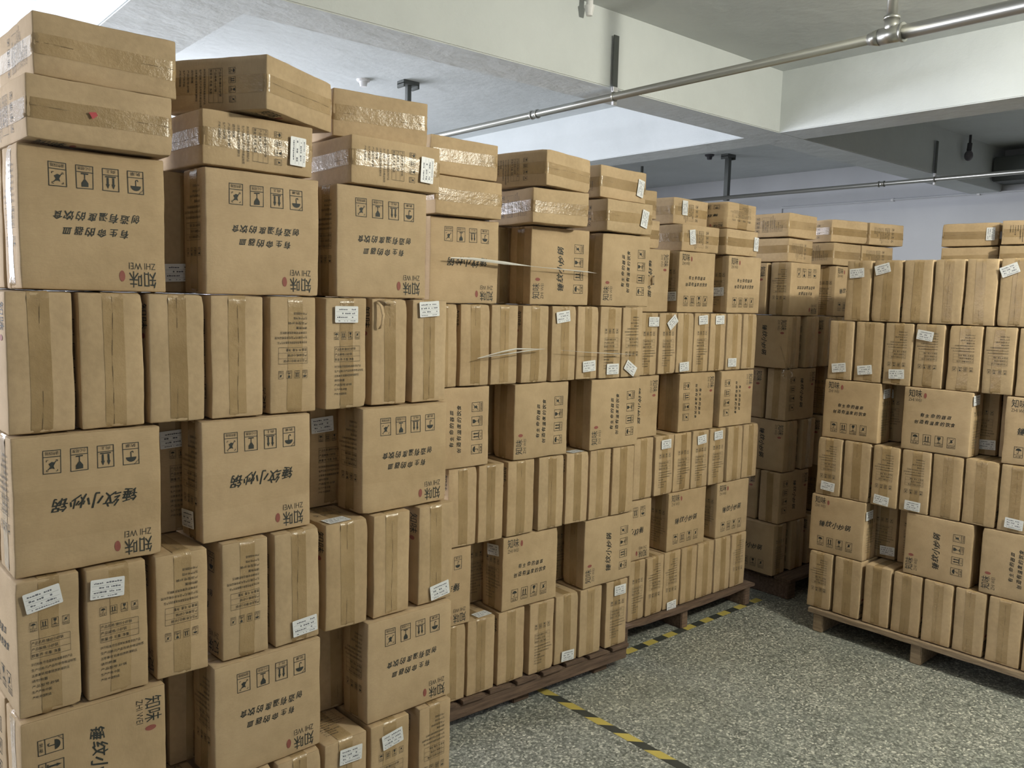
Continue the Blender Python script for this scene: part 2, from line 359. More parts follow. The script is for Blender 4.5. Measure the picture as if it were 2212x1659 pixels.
def sticker_mesh(seed):
    rnd=random.Random(seed); mb=MB(); w,h=.084,.052; r=.003
    pts=[]
    for cx,cy,a0 in ((w/2-r,h/2-r,0),(-w/2+r,h/2-r,PI/2),(-w/2+r,-h/2+r,PI),(w/2-r,-h/2+r,1.5*PI)):
        for i in range(4): a=a0+PI/2*i/3; pts.append((cx+r*math.cos(a),cy+r*math.sin(a)))
    n=len(pts); vs=[(x,0,z) for x,z in pts]+[(x,-.0006,z) for x,z in pts]
    mb.add(vs,[tuple(range(n,2*n))]+[(i,(i+1)%n,n+(i+1)%n,n+i) for i in range(n)])
    y=-.00075
    def bar(x,z,ww,hh): mb.add([(x,y,z),(x+ww,y,z),(x+ww,y,z+hh),(x,y,z+hh)],[(0,1,2,3)],1)
    bar(-.038,.0085,.076,.0005); bar(-.038,-.0035,.076,.0005); bar(-.038,-.0155,.076,.0005)
    for zz,hh in ((.0135,.0045),(.001,.005),(-.011,.0045),(-.0215,.003)):
        x=-.036+rnd.random()*.01
        while x<.03:
            ww=.0018+rnd.random()*.005
            if rnd.random()<.78: bar(x,zz,ww,hh*(.6+.4*rnd.random()))
            x+=ww+.0012
    return mb.mesh('shipping_label',[paper,link_ink])
STK=[sticker_mesh(i) for i in range(5)]
def R(ax,deg): return Matrix.Rotation(math.radians(deg),4,ax)
BOXES=[
('A', 5, 'b', 0.588, 2.34, 1.921, 2.62, 0.353, 0.3545, 's', 180, [], 'carton, upside-down slogan print, leftmost, sixth row, nearest left stack', 0),
('A', 5, 'b', 1.051, 2.361, 1.921, 2.62, 0.361, 0.3545, 's', 180, [], 'carton, upside-down slogan print, second from left, sixth row, nearest left stack', 0),
('A', 5, 'b', 1.469, 2.38, 1.921, 2.62, 0.354, 0.3545, 's', 180, [], 'carton, upside-down slogan print, rightmost, sixth row, nearest left stack', 0),
('A', 4, 'n', 0.448, 2.316, 1.565, 2.62, 0.157, 0.3545, 'b', 0, [], 'narrow carton side with tape, leftmost, fifth row, nearest left stack', 0),
('A', 4, 'n', 0.616, 2.324, 1.565, 2.62, 0.165, 0.3545, 'b', 0, [], 'narrow carton side with tape, second from left, fifth row, nearest left stack', 0),
('A', 4, 'n', 0.784, 2.332, 1.565, 2.62, 0.159, 0.3545, 'b', 0, [], 'narrow carton side with tape, third from left, fifth row, nearest left stack', 0),
('A', 4, 'n', 0.958, 2.34, 1.565, 2.62, 0.165, 0.3545, 'b', 0, [], 'narrow carton side with tape, fourth from left, fifth row, nearest left stack', 0),
('A', 4, 'n', 1.134, 2.348, 1.565, 2.62, 0.159, 0.3545, 't', 180, [], 'narrow carton side with small text, fifth from left, fifth row, nearest left stack', 0),
('A', 4, 'n', 1.318, 2.356, 1.565, 2.62, 0.155, 0.3545, 't', 0, [(-0.003, 0.302, 0.0)], 'narrow carton side with small text and label, sixth from left, fifth row, nearest left stack', 0),
('A', 4, 'n', 1.485, 2.364, 1.565, 2.62, 0.147, 0.3545, 'b', 0, [], 'narrow carton side with tape, seventh from left, fifth row, nearest left stack', 0),
('A', 4, 'n', 1.653, 2.372, 1.565, 2.62, 0.154, 0.3545, 'b', 0, [(-0.007, 0.322, 4.0)], 'narrow carton side with tape and label, rightmost, fifth row, nearest left stack', 0),
('A', 3, 'b', 0.551, 2.305, 1.209, 2.62, 0.36, 0.3545, 'w', 180, [], 'carton, upside-down name print, leftmost, fourth row, nearest left stack', 0),
('A', 3, 'b', 1.016, 2.326, 1.209, 2.62, 0.347, 0.3545, 'w', 180, [(-0.177, 0.096, 0.058, 4.0, 1.0)], 'carton, upside-down name print, second from left, fourth row, nearest left stack', 0),
('A', 3, 'b', 1.549, 2.351, 1.209, 2.62, 0.353, 0.3545, 's', 180, [], 'carton, upside-down slogan print, rightmost, fourth row, nearest left stack', 0),
('A', 2, 'n', 0.442, 2.283, 0.852, 2.62, 0.151, 0.3545, 't', 0, [(-0.013, 0.303, 10.0)], 'narrow carton side with small text and label, leftmost, third row, nearest left stack', 0),
('A', 2, 'n', 0.605, 2.29, 0.852, 2.62, 0.16, 0.3545, 't', 0, [(-0.026, 0.299, -3.0)], 'narrow carton side with small text and label, second from left, third row, nearest left stack', 0),
('A', 2, 'n', 0.778, 2.298, 0.852, 2.62, 0.153, 0.3545, 't', 180, [], 'narrow carton side with small text, third from left, third row, nearest left stack', 0),
('A', 2, 'n', 0.963, 2.307, 0.852, 2.62, 0.149, 0.3545, 't', 180, [], 'narrow carton side with small text, fourth from left, third row, nearest left stack', 0),
('A', 2, 'n', 1.13, 2.314, 0.852, 2.62, 0.158, 0.3545, 'b', 0, [(0.023, 0.049, 4.0)], 'narrow carton side with tape and label, fifth from left, third row, nearest left stack', 0),
('A', 2, 'n', 1.307, 2.323, 0.852, 2.62, 0.164, 0.3545, 'b', 0, [(-0.024, 0.031, 0.356, 5.0, 0.0)], 'narrow carton side with tape and label, sixth from left, third row, nearest left stack', 0),
('A', 2, 'n', 1.482, 2.331, 0.852, 2.62, 0.154, 0.3545, 'b', 0, [], 'narrow carton side with tape, seventh from left, third row, nearest left stack', 0),
('A', 2, 'n', 1.671, 2.339, 0.852, 2.62, 0.157, 0.3545, 'b', 0, [(0.016, 0.041, 8.0)], 'narrow carton side with tape and label, rightmost, third row, nearest left stack', 0),
('A', 1, 'b', 0.544, 2.272, 0.496, 2.62, 0.356, 0.3545, 'w', 270, [], 'carton, name print turned sideways, leftmost, second row, nearest left stack', 0),
('A', 1, 'b', 1.033, 2.294, 0.496, 2.62, 0.35, 0.3545, 's', 180, [], 'carton, upside-down slogan print, second from left, second row, nearest left stack', 0),
('A', 1, 'b', 1.556, 2.318, 0.496, 2.62, 0.359, 0.3545, 's', 180, [], 'carton, upside-down slogan print, rightmost, second row, nearest left stack', 0),
('A', 0, 'n', 0.451, 2.25, 0.14, 2.62, 0.157, 0.3545, 'b', 0, [], 'narrow carton side with tape, leftmost, bottom row, nearest left stack', 0),
('A', 0, 'n', 0.614, 2.258, 0.14, 2.62, 0.157, 0.3545, 'b', 0, [], 'narrow carton side with tape, second from left, bottom row, nearest left stack', 0),
('A', 0, 'n', 0.778, 2.265, 0.14, 2.62, 0.157, 0.3545, 'b', 0, [], 'narrow carton side with tape, third from left, bottom row, nearest left stack', 0),
('A', 0, 'n', 0.955, 2.273, 0.14, 2.62, 0.159, 0.3545, 'b', 0, [], 'narrow carton side with tape, fourth from left, bottom row, nearest left stack', 0),
('A', 0, 'n', 1.122, 2.281, 0.14, 2.62, 0.156, 0.3545, 'b', 0, [], 'narrow carton side with tape, fifth from left, bottom row, nearest left stack', 0),
('A', 0, 'n', 1.29, 2.289, 0.14, 2.62, 0.165, 0.3545, 'b', 0, [(0.015, 0.294, -3.0)], 'narrow carton side with tape and label, sixth from left, bottom row, nearest left stack', 0),
('A', 0, 'n', 1.464, 2.297, 0.14, 2.62, 0.165, 0.3545, 't', 0, [(0.005, 0.291, 8.0)], 'narrow carton side with small text and label, seventh from left, bottom row, nearest left stack', 0),
('A', 0, 'n', 1.654, 2.305, 0.14, 2.62, 0.147, 0.3545, 't', 180, [], 'narrow carton side with small text, rightmost, bottom row, nearest left stack', 0),
('B', 5, 'b', 2.124, 2.799, 1.904, -1.06, 0.358, 0.3515, 'w', 180, [], 'carton, upside-down name print, leftmost, sixth row, second left stack', 0),
('B', 5, 'b', 2.665, 2.789, 1.904, -1.06, 0.361, 0.3515, 'w', 90, [], 'carton, name print turned sideways, second from left, sixth row, second left stack', 0),
('B', 5, 'b', 3.104, 2.781, 1.904, -1.06, 0.342, 0.3515, 's', 90, [], 'carton, slogan print turned sideways, rightmost, sixth row, second left stack', 0),
('B', 4, 'n', 2.018, 2.808, 1.551, -1.06, 0.159, 0.3515, 'b', 0, [], 'narrow carton side with tape, leftmost, fifth row, second left stack', 0),
('B', 4, 'n', 2.187, 2.805, 1.551, -1.06, 0.162, 0.3515, 'b', 0, [], 'narrow carton side with tape, second from left, fifth row, second left stack', 0),
('B', 4, 'n', 2.352, 2.802, 1.551, -1.06, 0.157, 0.3515, 'b', 0, [], 'narrow carton side with tape, third from left, fifth row, second left stack', 0),
('B', 4, 'n', 2.526, 2.799, 1.551, -1.06, 0.163, 0.3515, 'b', 0, [], 'narrow carton side with tape, fourth from left, fifth row, second left stack', 0),
('B', 4, 'n', 2.703, 2.795, 1.551, -1.06, 0.159, 0.3515, 'b', 0, [(-0.013, 0.301, 8.0)], 'narrow carton side with tape and label, fifth from left, fifth row, second left stack', 0),
('B', 4, 'n', 2.86, 2.792, 1.551, -1.06, 0.145, 0.3515, 'b', 0, [(0.01, 0.066, 4.0)], 'narrow carton side with tape and label, sixth from left, fifth row, second left stack', 0),
('B', 4, 'n', 3.015, 2.79, 1.551, -1.06, 0.155, 0.3515, 't', 0, [(0.015, 0.047, 0.0)], 'narrow carton side with small text and label, seventh from left, fifth row, second left stack', 0),
('B', 4, 'n', 3.171, 2.787, 1.551, -1.06, 0.149, 0.3515, 't', 180, [(-0.011, 0.047, -32.0)], 'narrow carton side with small text and label, rightmost, fifth row, second left stack', 0),
('B', 3, 'b', 2.106, 2.813, 1.198, -1.06, 0.349, 0.3515, 's', 90, [], 'carton, slogan print turned sideways, leftmost, fourth row, second left stack', 0),
('B', 3, 'b', 2.589, 2.804, 1.198, -1.06, 0.334, 0.3515, 's', 90, [], 'carton, slogan print turned sideways, second from left, fourth row, second left stack', 0),
('B', 3, 'b', 3.076, 2.795, 1.198, -1.06, 0.349, 0.3515, 's', 90, [], 'carton, slogan print turned sideways, rightmost, fourth row, second left stack', 0),
('B', 2, 'n', 2.15, 2.819, 0.846, -1.06, 0.159, 0.3515, 'b', 0, [], 'narrow carton side with tape, leftmost, third row, second left stack', 0),
('B', 2, 'n', 2.307, 2.817, 0.846, -1.06, 0.149, 0.3515, 'b', 0, [], 'narrow carton side with tape, second from left, third row, second left stack', 0),
('B', 2, 'n', 2.479, 2.813, 0.846, -1.06, 0.165, 0.3515, 'b', 0, [], 'narrow carton side with tape, third from left, third row, second left stack', 0),
('B', 2, 'n', 2.666, 2.81, 0.846, -1.06, 0.165, 0.3515, 'b', 0, [], 'narrow carton side with tape, fourth from left, third row, second left stack', 0),
('B', 2, 'n', 2.838, 2.807, 0.846, -1.06, 0.155, 0.3515, 'b', 0, [(-0.001, 0.027, 0.353, 5.0, 0.0)], 'narrow carton side with tape and label, fifth from left, third row, second left stack', 0),
('B', 2, 'n', 2.996, 2.804, 0.846, -1.06, 0.153, 0.3515, 'b', 0, [], 'narrow carton side with tape, sixth from left, third row, second left stack', 0),
('B', 2, 'n', 3.159, 2.801, 0.846, -1.06, 0.164, 0.3515, 'b', 0, [], 'narrow carton side with tape, rightmost, third row, second left stack', 0),
('B', 1, 'b', 2.037, 2.829, 0.493, -1.06, 0.349, 0.3515, 'w', 180, [], 'carton, upside-down name print, leftmost, second row, second left stack', 0),
('B', 1, 'b', 2.56, 2.819, 0.493, -1.06, 0.341, 0.3515, 's', 0, [(-0.174, 0.073, 0.281, 6.0, 1.0)], 'carton, upright slogan print, second from left, second row, second left stack', 0),
('B', 1, 'b', 3.086, 2.809, 0.493, -1.06, 0.354, 0.3515, 'w', 90, [], 'carton, name print turned sideways, rightmost, second row, second left stack', 0),
('B', 0, 'n', 2.115, 2.834, 0.14, -1.06, 0.159, 0.3515, 'b', 0, [], 'narrow carton side with tape, leftmost, bottom row, second left stack', 0),
('B', 0, 'n', 2.28, 2.831, 0.14, -1.06, 0.163, 0.3515, 'b', 0, [(0.028, 0.041, 0.353, 5.0, 0.0)], 'narrow carton side with tape and label, second from left, bottom row, second left stack', 0),
('B', 0, 'n', 2.458, 2.828, 0.14, -1.06, 0.165, 0.3515, 'b', 0, [], 'narrow carton side with tape, third from left, bottom row, second left stack', 0),
('B', 0, 'n', 2.644, 2.824, 0.14, -1.06, 0.16, 0.3515, 't', 0, [], 'narrow carton side with small text, fourth from left, bottom row, second left stack', 0),
('B', 0, 'n', 2.81, 2.821, 0.14, -1.06, 0.158, 0.3515, 'b', 0, [(0.009, 0.038, -3.0)], 'narrow carton side with tape and label, fifth from left, bottom row, second left stack', 0),
('B', 0, 'n', 2.974, 2.818, 0.14, -1.06, 0.16, 0.3515, 'b', 0, [], 'narrow carton side with tape, sixth from left, bottom row, second left stack', 0),
('B', 0, 'n', 3.164, 2.815, 0.14, -1.06, 0.165, 0.3515, 't', 0, [(0.015, 0.3, 0.0)], 'narrow carton side with small text and label, rightmost, bottom row, second left stack', 0),
('C', 5, 'b', 3.524, 2.996, 1.875, -0.21, 0.349, 0.3455, 'w', 270, [], 'carton, name print turned sideways, leftmost, sixth row, third left stack', 0),
('C', 5, 'b', 3.944, 2.994, 1.875, -0.21, 0.334, 0.3455, 's', 0, [(-0.17, 0.055, 0.09, 3.0, 1.0)], 'carton, upright slogan print, second from left, sixth row, third left stack', 0),
('C', 5, 'b', 4.419, 2.993, 1.875, -0.21, 0.34, 0.3455, 's', 0, [(-0.173, 0.071, 0.128, 3.0, 1.0)], 'carton, upright slogan print, rightmost, sixth row, third left stack', 0),
('C', 4, 'n', 3.535, 2.992, 1.528, -0.21, 0.159, 0.3455, 't', 0, [(0.033, 0.295, 0.0)], 'narrow carton side with small text and label, leftmost, fifth row, third left stack', 0),
('C', 4, 'n', 3.701, 2.991, 1.528, -0.21, 0.155, 0.3455, 't', 0, [(0.03, 0.292, 38.0)], 'narrow carton side with small text and label, second from left, fifth row, third left stack', 0),
('C', 4, 'n', 3.859, 2.991, 1.528, -0.21, 0.152, 0.3455, 'b', 0, [(-0.006, 0.038, 3.0)], 'narrow carton side with tape and label, third from left, fifth row, third left stack', 0),
('C', 4, 'n', 4.012, 2.99, 1.528, -0.21, 0.146, 0.3455, 't', 0, [(0.001, 0.306, 4.0)], 'narrow carton side with small text and label, fourth from left, fifth row, third left stack', 0),
('C', 4, 'n', 4.168, 2.99, 1.528, -0.21, 0.158, 0.3455, 'b', 0, [(0.006, 0.307, 2.0)], 'narrow carton side with tape and label, fifth from left, fifth row, third left stack', 0),
('C', 4, 'n', 4.335, 2.989, 1.528, -0.21, 0.157, 0.3455, 'b', 0, [(-0.017, 0.048, 0.0)], 'narrow carton side with tape and label, sixth from left, fifth row, third left stack', 0),
('C', 4, 'n', 4.491, 2.988, 1.528, -0.21, 0.147, 0.3455, 'b', 0, [], 'narrow carton side with tape, rightmost, fifth row, third left stack', 0),
('C', 3, 'b', 3.467, 2.989, 1.181, -0.21, 0.349, 0.3455, 'w', 270, [], 'carton, name print turned sideways, leftmost, fourth row, third left stack', 0),
('C', 3, 'b', 3.996, 2.987, 1.181, -0.21, 0.337, 0.3455, 's', 270, [], 'carton, slogan print turned sideways, second from left, fourth row, third left stack', 0),
('C', 3, 'b', 4.387, 2.986, 1.181, -0.21, 0.334, 0.3455, 's', 270, [], 'carton, slogan print turned sideways, rightmost, fourth row, third left stack', 0),
('C', 2, 'n', 3.529, 2.985, 0.834, -0.21, 0.165, 0.3455, 'b', 0, [], 'narrow carton side with tape, leftmost, third row, third left stack', 0),
('C', 2, 'n', 3.709, 2.984, 0.834, -0.21, 0.165, 0.3455, 't', 0, [(0.005, 0.296, 2.0)], 'narrow carton side with small text and label, second from left, third row, third left stack', 0),
('C', 2, 'n', 3.878, 2.984, 0.834, -0.21, 0.161, 0.3455, 't', 0, [], 'narrow carton side with small text, third from left, third row, third left stack', 0),
('C', 2, 'n', 4.044, 2.983, 0.834, -0.21, 0.16, 0.3455, 't', 0, [(0.002, 0.292, 5.0)], 'narrow carton side with small text and label, fourth from left, third row, third left stack', 0),
('C', 2, 'n', 4.21, 2.983, 0.834, -0.21, 0.162, 0.3455, 't', 0, [(-0.005, 0.304, 3.0)], 'narrow carton side with small text and label, fifth from left, third row, third left stack', 0),
('C', 2, 'n', 4.387, 2.982, 0.834, -0.21, 0.159, 0.3455, 'b', 0, [], 'narrow carton side with tape, sixth from left, third row, third left stack', 0),
('C', 2, 'n', 4.556, 2.981, 0.834, -0.21, 0.165, 0.3455, 'b', 0, [], 'narrow carton side with tape, rightmost, third row, third left stack', 0),
('C', 1, 'b', 3.441, 2.981, 0.487, -0.21, 0.349, 0.3455, 'w', 180, [], 'carton, upside-down name print, leftmost, second row, third left stack', 0),
('C', 1, 'b', 3.942, 2.979, 0.487, -0.21, 0.361, 0.3455, 'w', 0, [], 'carton, upright name print, second from left, second row, third left stack', 0),
('C', 1, 'b', 4.395, 2.978, 0.487, -0.21, 0.334, 0.3455, 'w', 0, [], 'carton, upright name print, rightmost, second row, third left stack', 0),
('C', 0, 'n', 3.513, 2.978, 0.14, -0.21, 0.142, 0.3455, 't', 0, [], 'narrow carton side with small text, leftmost, bottom row, third left stack', 0),
('C', 0, 'n', 3.665, 2.978, 0.14, -0.21, 0.155, 0.3455, 't', 180, [], 'narrow carton side with small text, second from left, bottom row, third left stack', 0),
('C', 0, 'n', 3.823, 2.977, 0.14, -0.21, 0.153, 0.3455, 't', 180, [(0.0, 0.02, 3.0)], 'narrow carton side with small text and label, third from left, bottom row, third left stack', 0),
('C', 0, 'n', 3.98, 2.976, 0.14, -0.21, 0.153, 0.3455, 'b', 0, [], 'narrow carton side with tape, fourth from left, bottom row, third left stack', 0),
('C', 0, 'n', 4.142, 2.976, 0.14, -0.21, 0.165, 0.3455, 'b', 0, [], 'narrow carton side with tape, fifth from left, bottom row, third left stack', 0),
('C', 0, 'n', 4.314, 2.975, 0.14, -0.21, 0.165, 0.3455, 'b', 0, [], 'narrow carton side with tape, sixth from left, bottom row, third left stack', 0),
('C', 0, 'n', 4.481, 2.975, 0.14, -0.21, 0.16, 0.3455, 't', 180, [], 'narrow carton side with small text, rightmost, bottom row, third left stack', 0),
('D', 5, 'b', 5.022, 2.94, 1.865, 0.0, 0.361, 0.3435, 's', 180, [], 'carton, upside-down slogan print, leftmost, sixth row, shaded corner stack', 0),
('D', 4, 'n', 4.92, 2.94, 1.52, 0.0, 0.159, 0.3435, 'b', 0, [], 'narrow carton side with tape, leftmost, fifth row, shaded corner stack', 0),
('D', 4, 'n', 5.144, 2.94, 1.52, 0.0, 0.159, 0.3435, 'b', 0, [], 'narrow carton side with tape, second from left, fifth row, shaded corner stack', 0),
('D', 4, 'n', 5.374, 2.94, 1.52, 0.0, 0.159, 0.3435, 'b', 0, [], 'narrow carton side with tape, third from left, fifth row, shaded corner stack', 0),
('D', 3, 'b', 5.047, 2.94, 1.175, 0.0, 0.349, 0.3435, 'w', 270, [], 'carton, name print turned sideways, leftmost, fourth row, shaded corner stack', 0),
('D', 2, 'n', 4.956, 2.94, 0.83, 0.0, 0.159, 0.3435, 'b', 0, [], 'narrow carton side with tape, leftmost, third row, shaded corner stack', 0),
('D', 2, 'n', 5.177, 2.94, 0.83, 0.0, 0.159, 0.3435, 'b', 0, [], 'narrow carton side with tape, second from left, third row, shaded corner stack', 0),
('D', 2, 'n', 5.41, 2.94, 0.83, 0.0, 0.159, 0.3435, 'b', 0, [], 'narrow carton side with tape, third from left, third row, shaded corner stack', 0),
('D', 1, 'b', 5.033, 2.94, 0.485, 0.0, 0.349, 0.3435, 'w', 270, [], 'carton, name print turned sideways, leftmost, second row, shaded corner stack', 0),
('D', 0, 'n', 4.897, 2.94, 0.14, 0.0, 0.159, 0.3435, 't', 0, [], 'narrow carton side with small text, leftmost, bottom row, shaded corner stack', 0),
('D', 0, 'n', 5.116, 2.94, 0.14, 0.0, 0.159, 0.3435, 'b', 0, [], 'narrow carton side with tape, second from left, bottom row, shaded corner stack', 0),
('D', 0, 'n', 5.334, 2.94, 0.14, 0.0, 0.159, 0.3435, 'b', 0, [], 'narrow carton side with tape, third from left, bottom row, shaded corner stack', 0),
('E', 5, 'n', 4.567, 2.35, 1.853, -88.53, 0.15, 0.3415, 'b', 0, [(-0.01, 0.27, 5.0)], 'narrow carton side with tape and label, leftmost, sixth row, right-hand stack', 0),
('E', 5, 'n', 4.571, 2.187, 1.853, -88.53, 0.161, 0.3415, 'b', 0, [(-0.027, 0.292, 15.0)], 'narrow carton side with tape and label, second from left, sixth row, right-hand stack', 0),
('E', 5, 'n', 4.575, 2.023, 1.853, -88.53, 0.155, 0.3415, 'b', 0, [], 'narrow carton side with tape, third from left, sixth row, right-hand stack', 0),
('E', 5, 'n', 4.579, 1.865, 1.853, -88.53, 0.152, 0.3415, 'b', 0, [], 'narrow carton side with tape, fourth from left, sixth row, right-hand stack', 0),
('E', 5, 'n', 4.583, 1.708, 1.853, -88.53, 0.155, 0.3415, 'b', 0, [], 'narrow carton side with tape, fifth from left, sixth row, right-hand stack', 0),
('E', 5, 'n', 4.588, 1.546, 1.853, -88.53, 0.159, 0.3415, 'b', 0, [(-0.034, 0.282, 22.0)], 'narrow carton side with tape and label, rightmost, sixth row, right-hand stack', 0),
('E', 4, 'n', 4.561, 2.428, 1.51, -88.53, 0.151, 0.3415, 'b', 0, [(-0.001, 0.071, 8.0)], 'narrow carton side with tape and label, leftmost, fifth row, right-hand stack', 0),
('E', 4, 'n', 4.565, 2.265, 1.51, -88.53, 0.164, 0.3415, 'b', 0, [(-0.012, 0.07, 8.0)], 'narrow carton side with tape and label, second from left, fifth row, right-hand stack', 0),
('E', 4, 'n', 4.569, 2.1, 1.51, -88.53, 0.158, 0.3415, 't', 180, [(0.003, 0.062, 4.0)], 'narrow carton side with small text and label, third from left, fifth row, right-hand stack', 0),
('E', 4, 'n', 4.573, 1.938, 1.51, -88.53, 0.157, 0.3415, 't', 180, [(-0.022, 0.28, -8.0)], 'narrow carton side with small text and label, fourth from left, fifth row, right-hand stack', 0),
('E', 4, 'n', 4.578, 1.759, 1.51, -88.53, 0.165, 0.3415, 't', 180, [], 'narrow carton side with small text, fifth from left, fifth row, right-hand stack', 0),
('E', 4, 'n', 4.582, 1.596, 1.51, -88.53, 0.15, 0.3415, 't', 180, [], 'narrow carton side with small text, sixth from left, fifth row, right-hand stack', 0),
('E', 4, 'n', 4.586, 1.436, 1.51, -88.53, 0.159, 0.3415, 'b', 0, [], 'narrow carton side with tape, rightmost, fifth row, right-hand stack', 0),
('E', 3, 'b', 4.558, 2.343, 1.168, -88.53, 0.334, 0.3415, 's', 0, [(0.17, 0.076, 0.284, 3.0, 2.0)], 'carton, upright slogan print, leftmost, fourth row, right-hand stack', 0),
('E', 3, 'b', 4.57, 1.873, 1.168, -88.53, 0.353, 0.3415, 's', 0, [(0.18, 0.045, 0.3, 3.0, 2.0)], 'carton, upright slogan print, second from left, fourth row, right-hand stack', 0),
('E', 3, 'b', 4.583, 1.373, 1.168, -88.53, 0.349, 0.3415, 'w', 0, [], 'carton, upright name print, rightmost, fourth row, right-hand stack', 0),
('E', 2, 'n', 4.551, 2.446, 0.825, -88.53, 0.151, 0.3415, 't', 180, [(0.004, 0.057, -4.0)], 'narrow carton side with small text and label, leftmost, third row, right-hand stack', 0),
('E', 2, 'n', 4.556, 2.283, 0.825, -88.53, 0.161, 0.3415, 'b', 0, [], 'narrow carton side with tape, second from left, third row, right-hand stack', 0),
('E', 2, 'n', 4.56, 2.117, 0.825, -88.53, 0.152, 0.3415, 't', 180, [(-0.008, 0.037, -5.0)], 'narrow carton side with small text and label, third from left, third row, right-hand stack', 0),
('E', 2, 'n', 4.564, 1.955, 0.825, -88.53, 0.16, 0.3415, 't', 180, [(-0.001, 0.038, -2.0)], 'narrow carton side with small text and label, fourth from left, third row, right-hand stack', 0),
('E', 2, 'n', 4.568, 1.793, 0.825, -88.53, 0.158, 0.3415, 'b', 0, [], 'narrow carton side with tape, fifth from left, third row, right-hand stack', 0),
('E', 2, 'n', 4.572, 1.629, 0.825, -88.53, 0.165, 0.3415, 'b', 0, [], 'narrow carton side with tape, sixth from left, third row, right-hand stack', 0),
('E', 2, 'n', 4.577, 1.463, 0.825, -88.53, 0.159, 0.3415, 'b', 0, [(0.003, 0.048, -3.0)], 'narrow carton side with tape and label, rightmost, third row, right-hand stack', 0),
('E', 1, 'b', 4.549, 2.374, 0.483, -88.53, 0.334, 0.3415, 'w', 0, [(0.17, 0.048, 0.267, 3.0, 2.0)], 'carton, upright name print, leftmost, second row, right-hand stack', 0),
('E', 1, 'b', 4.564, 1.814, 0.483, -88.53, 0.342, 0.3415, 'w', 90, [], 'carton, name print turned sideways, second from left, second row, right-hand stack', 0),
('E', 1, 'b', 4.574, 1.426, 0.483, -88.53, 0.349, 0.3415, 's', 90, [], 'carton, slogan print turned sideways, rightmost, second row, right-hand stack', 0),
('E', 0, 'n', 4.542, 2.453, 0.14, -88.53, 0.149, 0.3415, 't', 180, [], 'narrow carton side with small text, leftmost, bottom row, right-hand stack', 0),
('E', 0, 'n', 4.547, 2.286, 0.14, -88.53, 0.164, 0.3415, 'b', 0, [], 'narrow carton side with tape, second from left, bottom row, right-hand stack', 0),
('E', 0, 'n', 4.551, 2.113, 0.14, -88.53, 0.153, 0.3415, 'b', 0, [], 'narrow carton side with tape, third from left, bottom row, right-hand stack', 0),
('E', 0, 'n', 4.555, 1.949, 0.14, -88.53, 0.157, 0.3415, 'b', 0, [], 'narrow carton side with tape, fourth from left, bottom row, right-hand stack', 0),
('E', 0, 'n', 4.559, 1.787, 0.14, -88.53, 0.155, 0.3415, 'b', 0, [], 'narrow carton side with tape, fifth from left, bottom row, right-hand stack', 0),
('E', 0, 'n', 4.563, 1.627, 0.14, -88.53, 0.154, 0.3415, 'b', 0, [], 'narrow carton side with tape, sixth from left, bottom row, right-hand stack', 0),
('E', 0, 'n', 4.568, 1.461, 0.14, -88.53, 0.164, 0.3415, 'b', 0, [], 'narrow carton side with tape, seventh from left, bottom row, right-hand stack', 0),
('E', 0, 'n', 4.572, 1.295, 0.14, -88.53, 0.159, 0.3415, 'b', 0, [], 'narrow carton side with tape, rightmost, bottom row, right-hand stack', 0),
('D', 0, 'n', 5.499, 2.94, 0.14, 0.0, 0.157, 0.3435, 'b', 0, [], 'narrow carton side with tape, fourth from left, bottom row, shaded corner stack', 0),
('D', 0, 'n', 5.663, 2.94, 0.14, 0.0, 0.157, 0.3435, 'b', 0, [], 'narrow carton side with tape, fifth from left, bottom row, shaded corner stack', 0),
('D', 0, 'n', 5.827, 2.94, 0.14, 0.0, 0.157, 0.3435, 'b', 0, [], 'narrow carton side with tape, rightmost, bottom row, shaded corner stack', 0),
('D', 2, 'n', 5.575, 2.94, 0.83, 0.0, 0.157, 0.3435, 'b', 0, [], 'narrow carton side with tape, fourth from left, third row, shaded corner stack', 0),
('D', 2, 'n', 5.739, 2.94, 0.83, 0.0, 0.157, 0.3435, 'b', 0, [], 'narrow carton side with tape, fifth from left, third row, shaded corner stack', 0),
('D', 2, 'n', 5.903, 2.94, 0.83, 0.0, 0.157, 0.3435, 'b', 0, [], 'narrow carton side with tape, rightmost, third row, shaded corner stack', 0),
('D', 4, 'n', 5.539, 2.94, 1.52, 0.0, 0.157, 0.3435, 'b', 0, [], 'narrow carton side with tape, fourth from left, fifth row, shaded corner stack', 0),
('D', 4, 'n', 5.703, 2.94, 1.52, 0.0, 0.157, 0.3435, 'b', 0, [], 'narrow carton side with tape, fifth from left, fifth row, shaded corner stack', 0),
('D', 4, 'n', 5.867, 2.94, 1.52, 0.0, 0.157, 0.3435, 'b', 0, [], 'narrow carton side with tape, rightmost, fifth row, shaded corner stack', 0),
('D', 1, 'b', 5.583, 2.94, 0.485, 0.0, 0.349, 0.3435, 'w', 0, [], 'carton, upright name print, second from left, second row, shaded corner stack', 0),
('D', 1, 'b', 5.953, 2.94, 0.485, 0.0, 0.349, 0.3435, 's', 0, [], 'carton, upright slogan print, rightmost, second row, shaded corner stack', 0),
('D', 3, 'b', 5.597, 2.94, 1.175, 0.0, 0.349, 0.3435, 'w', 0, [], 'carton, upright name print, second from left, fourth row, shaded corner stack', 0),
('D', 3, 'b', 5.967, 2.94, 1.175, 0.0, 0.349, 0.3435, 's', 0, [], 'carton, upright slogan print, rightmost, fourth row, shaded corner stack', 0),
('D', 5, 'b', 5.578, 2.94, 1.865, 0.0, 0.349, 0.3435, 'w', 0, [], 'carton, upright name print, second from left, sixth row, shaded corner stack', 0),
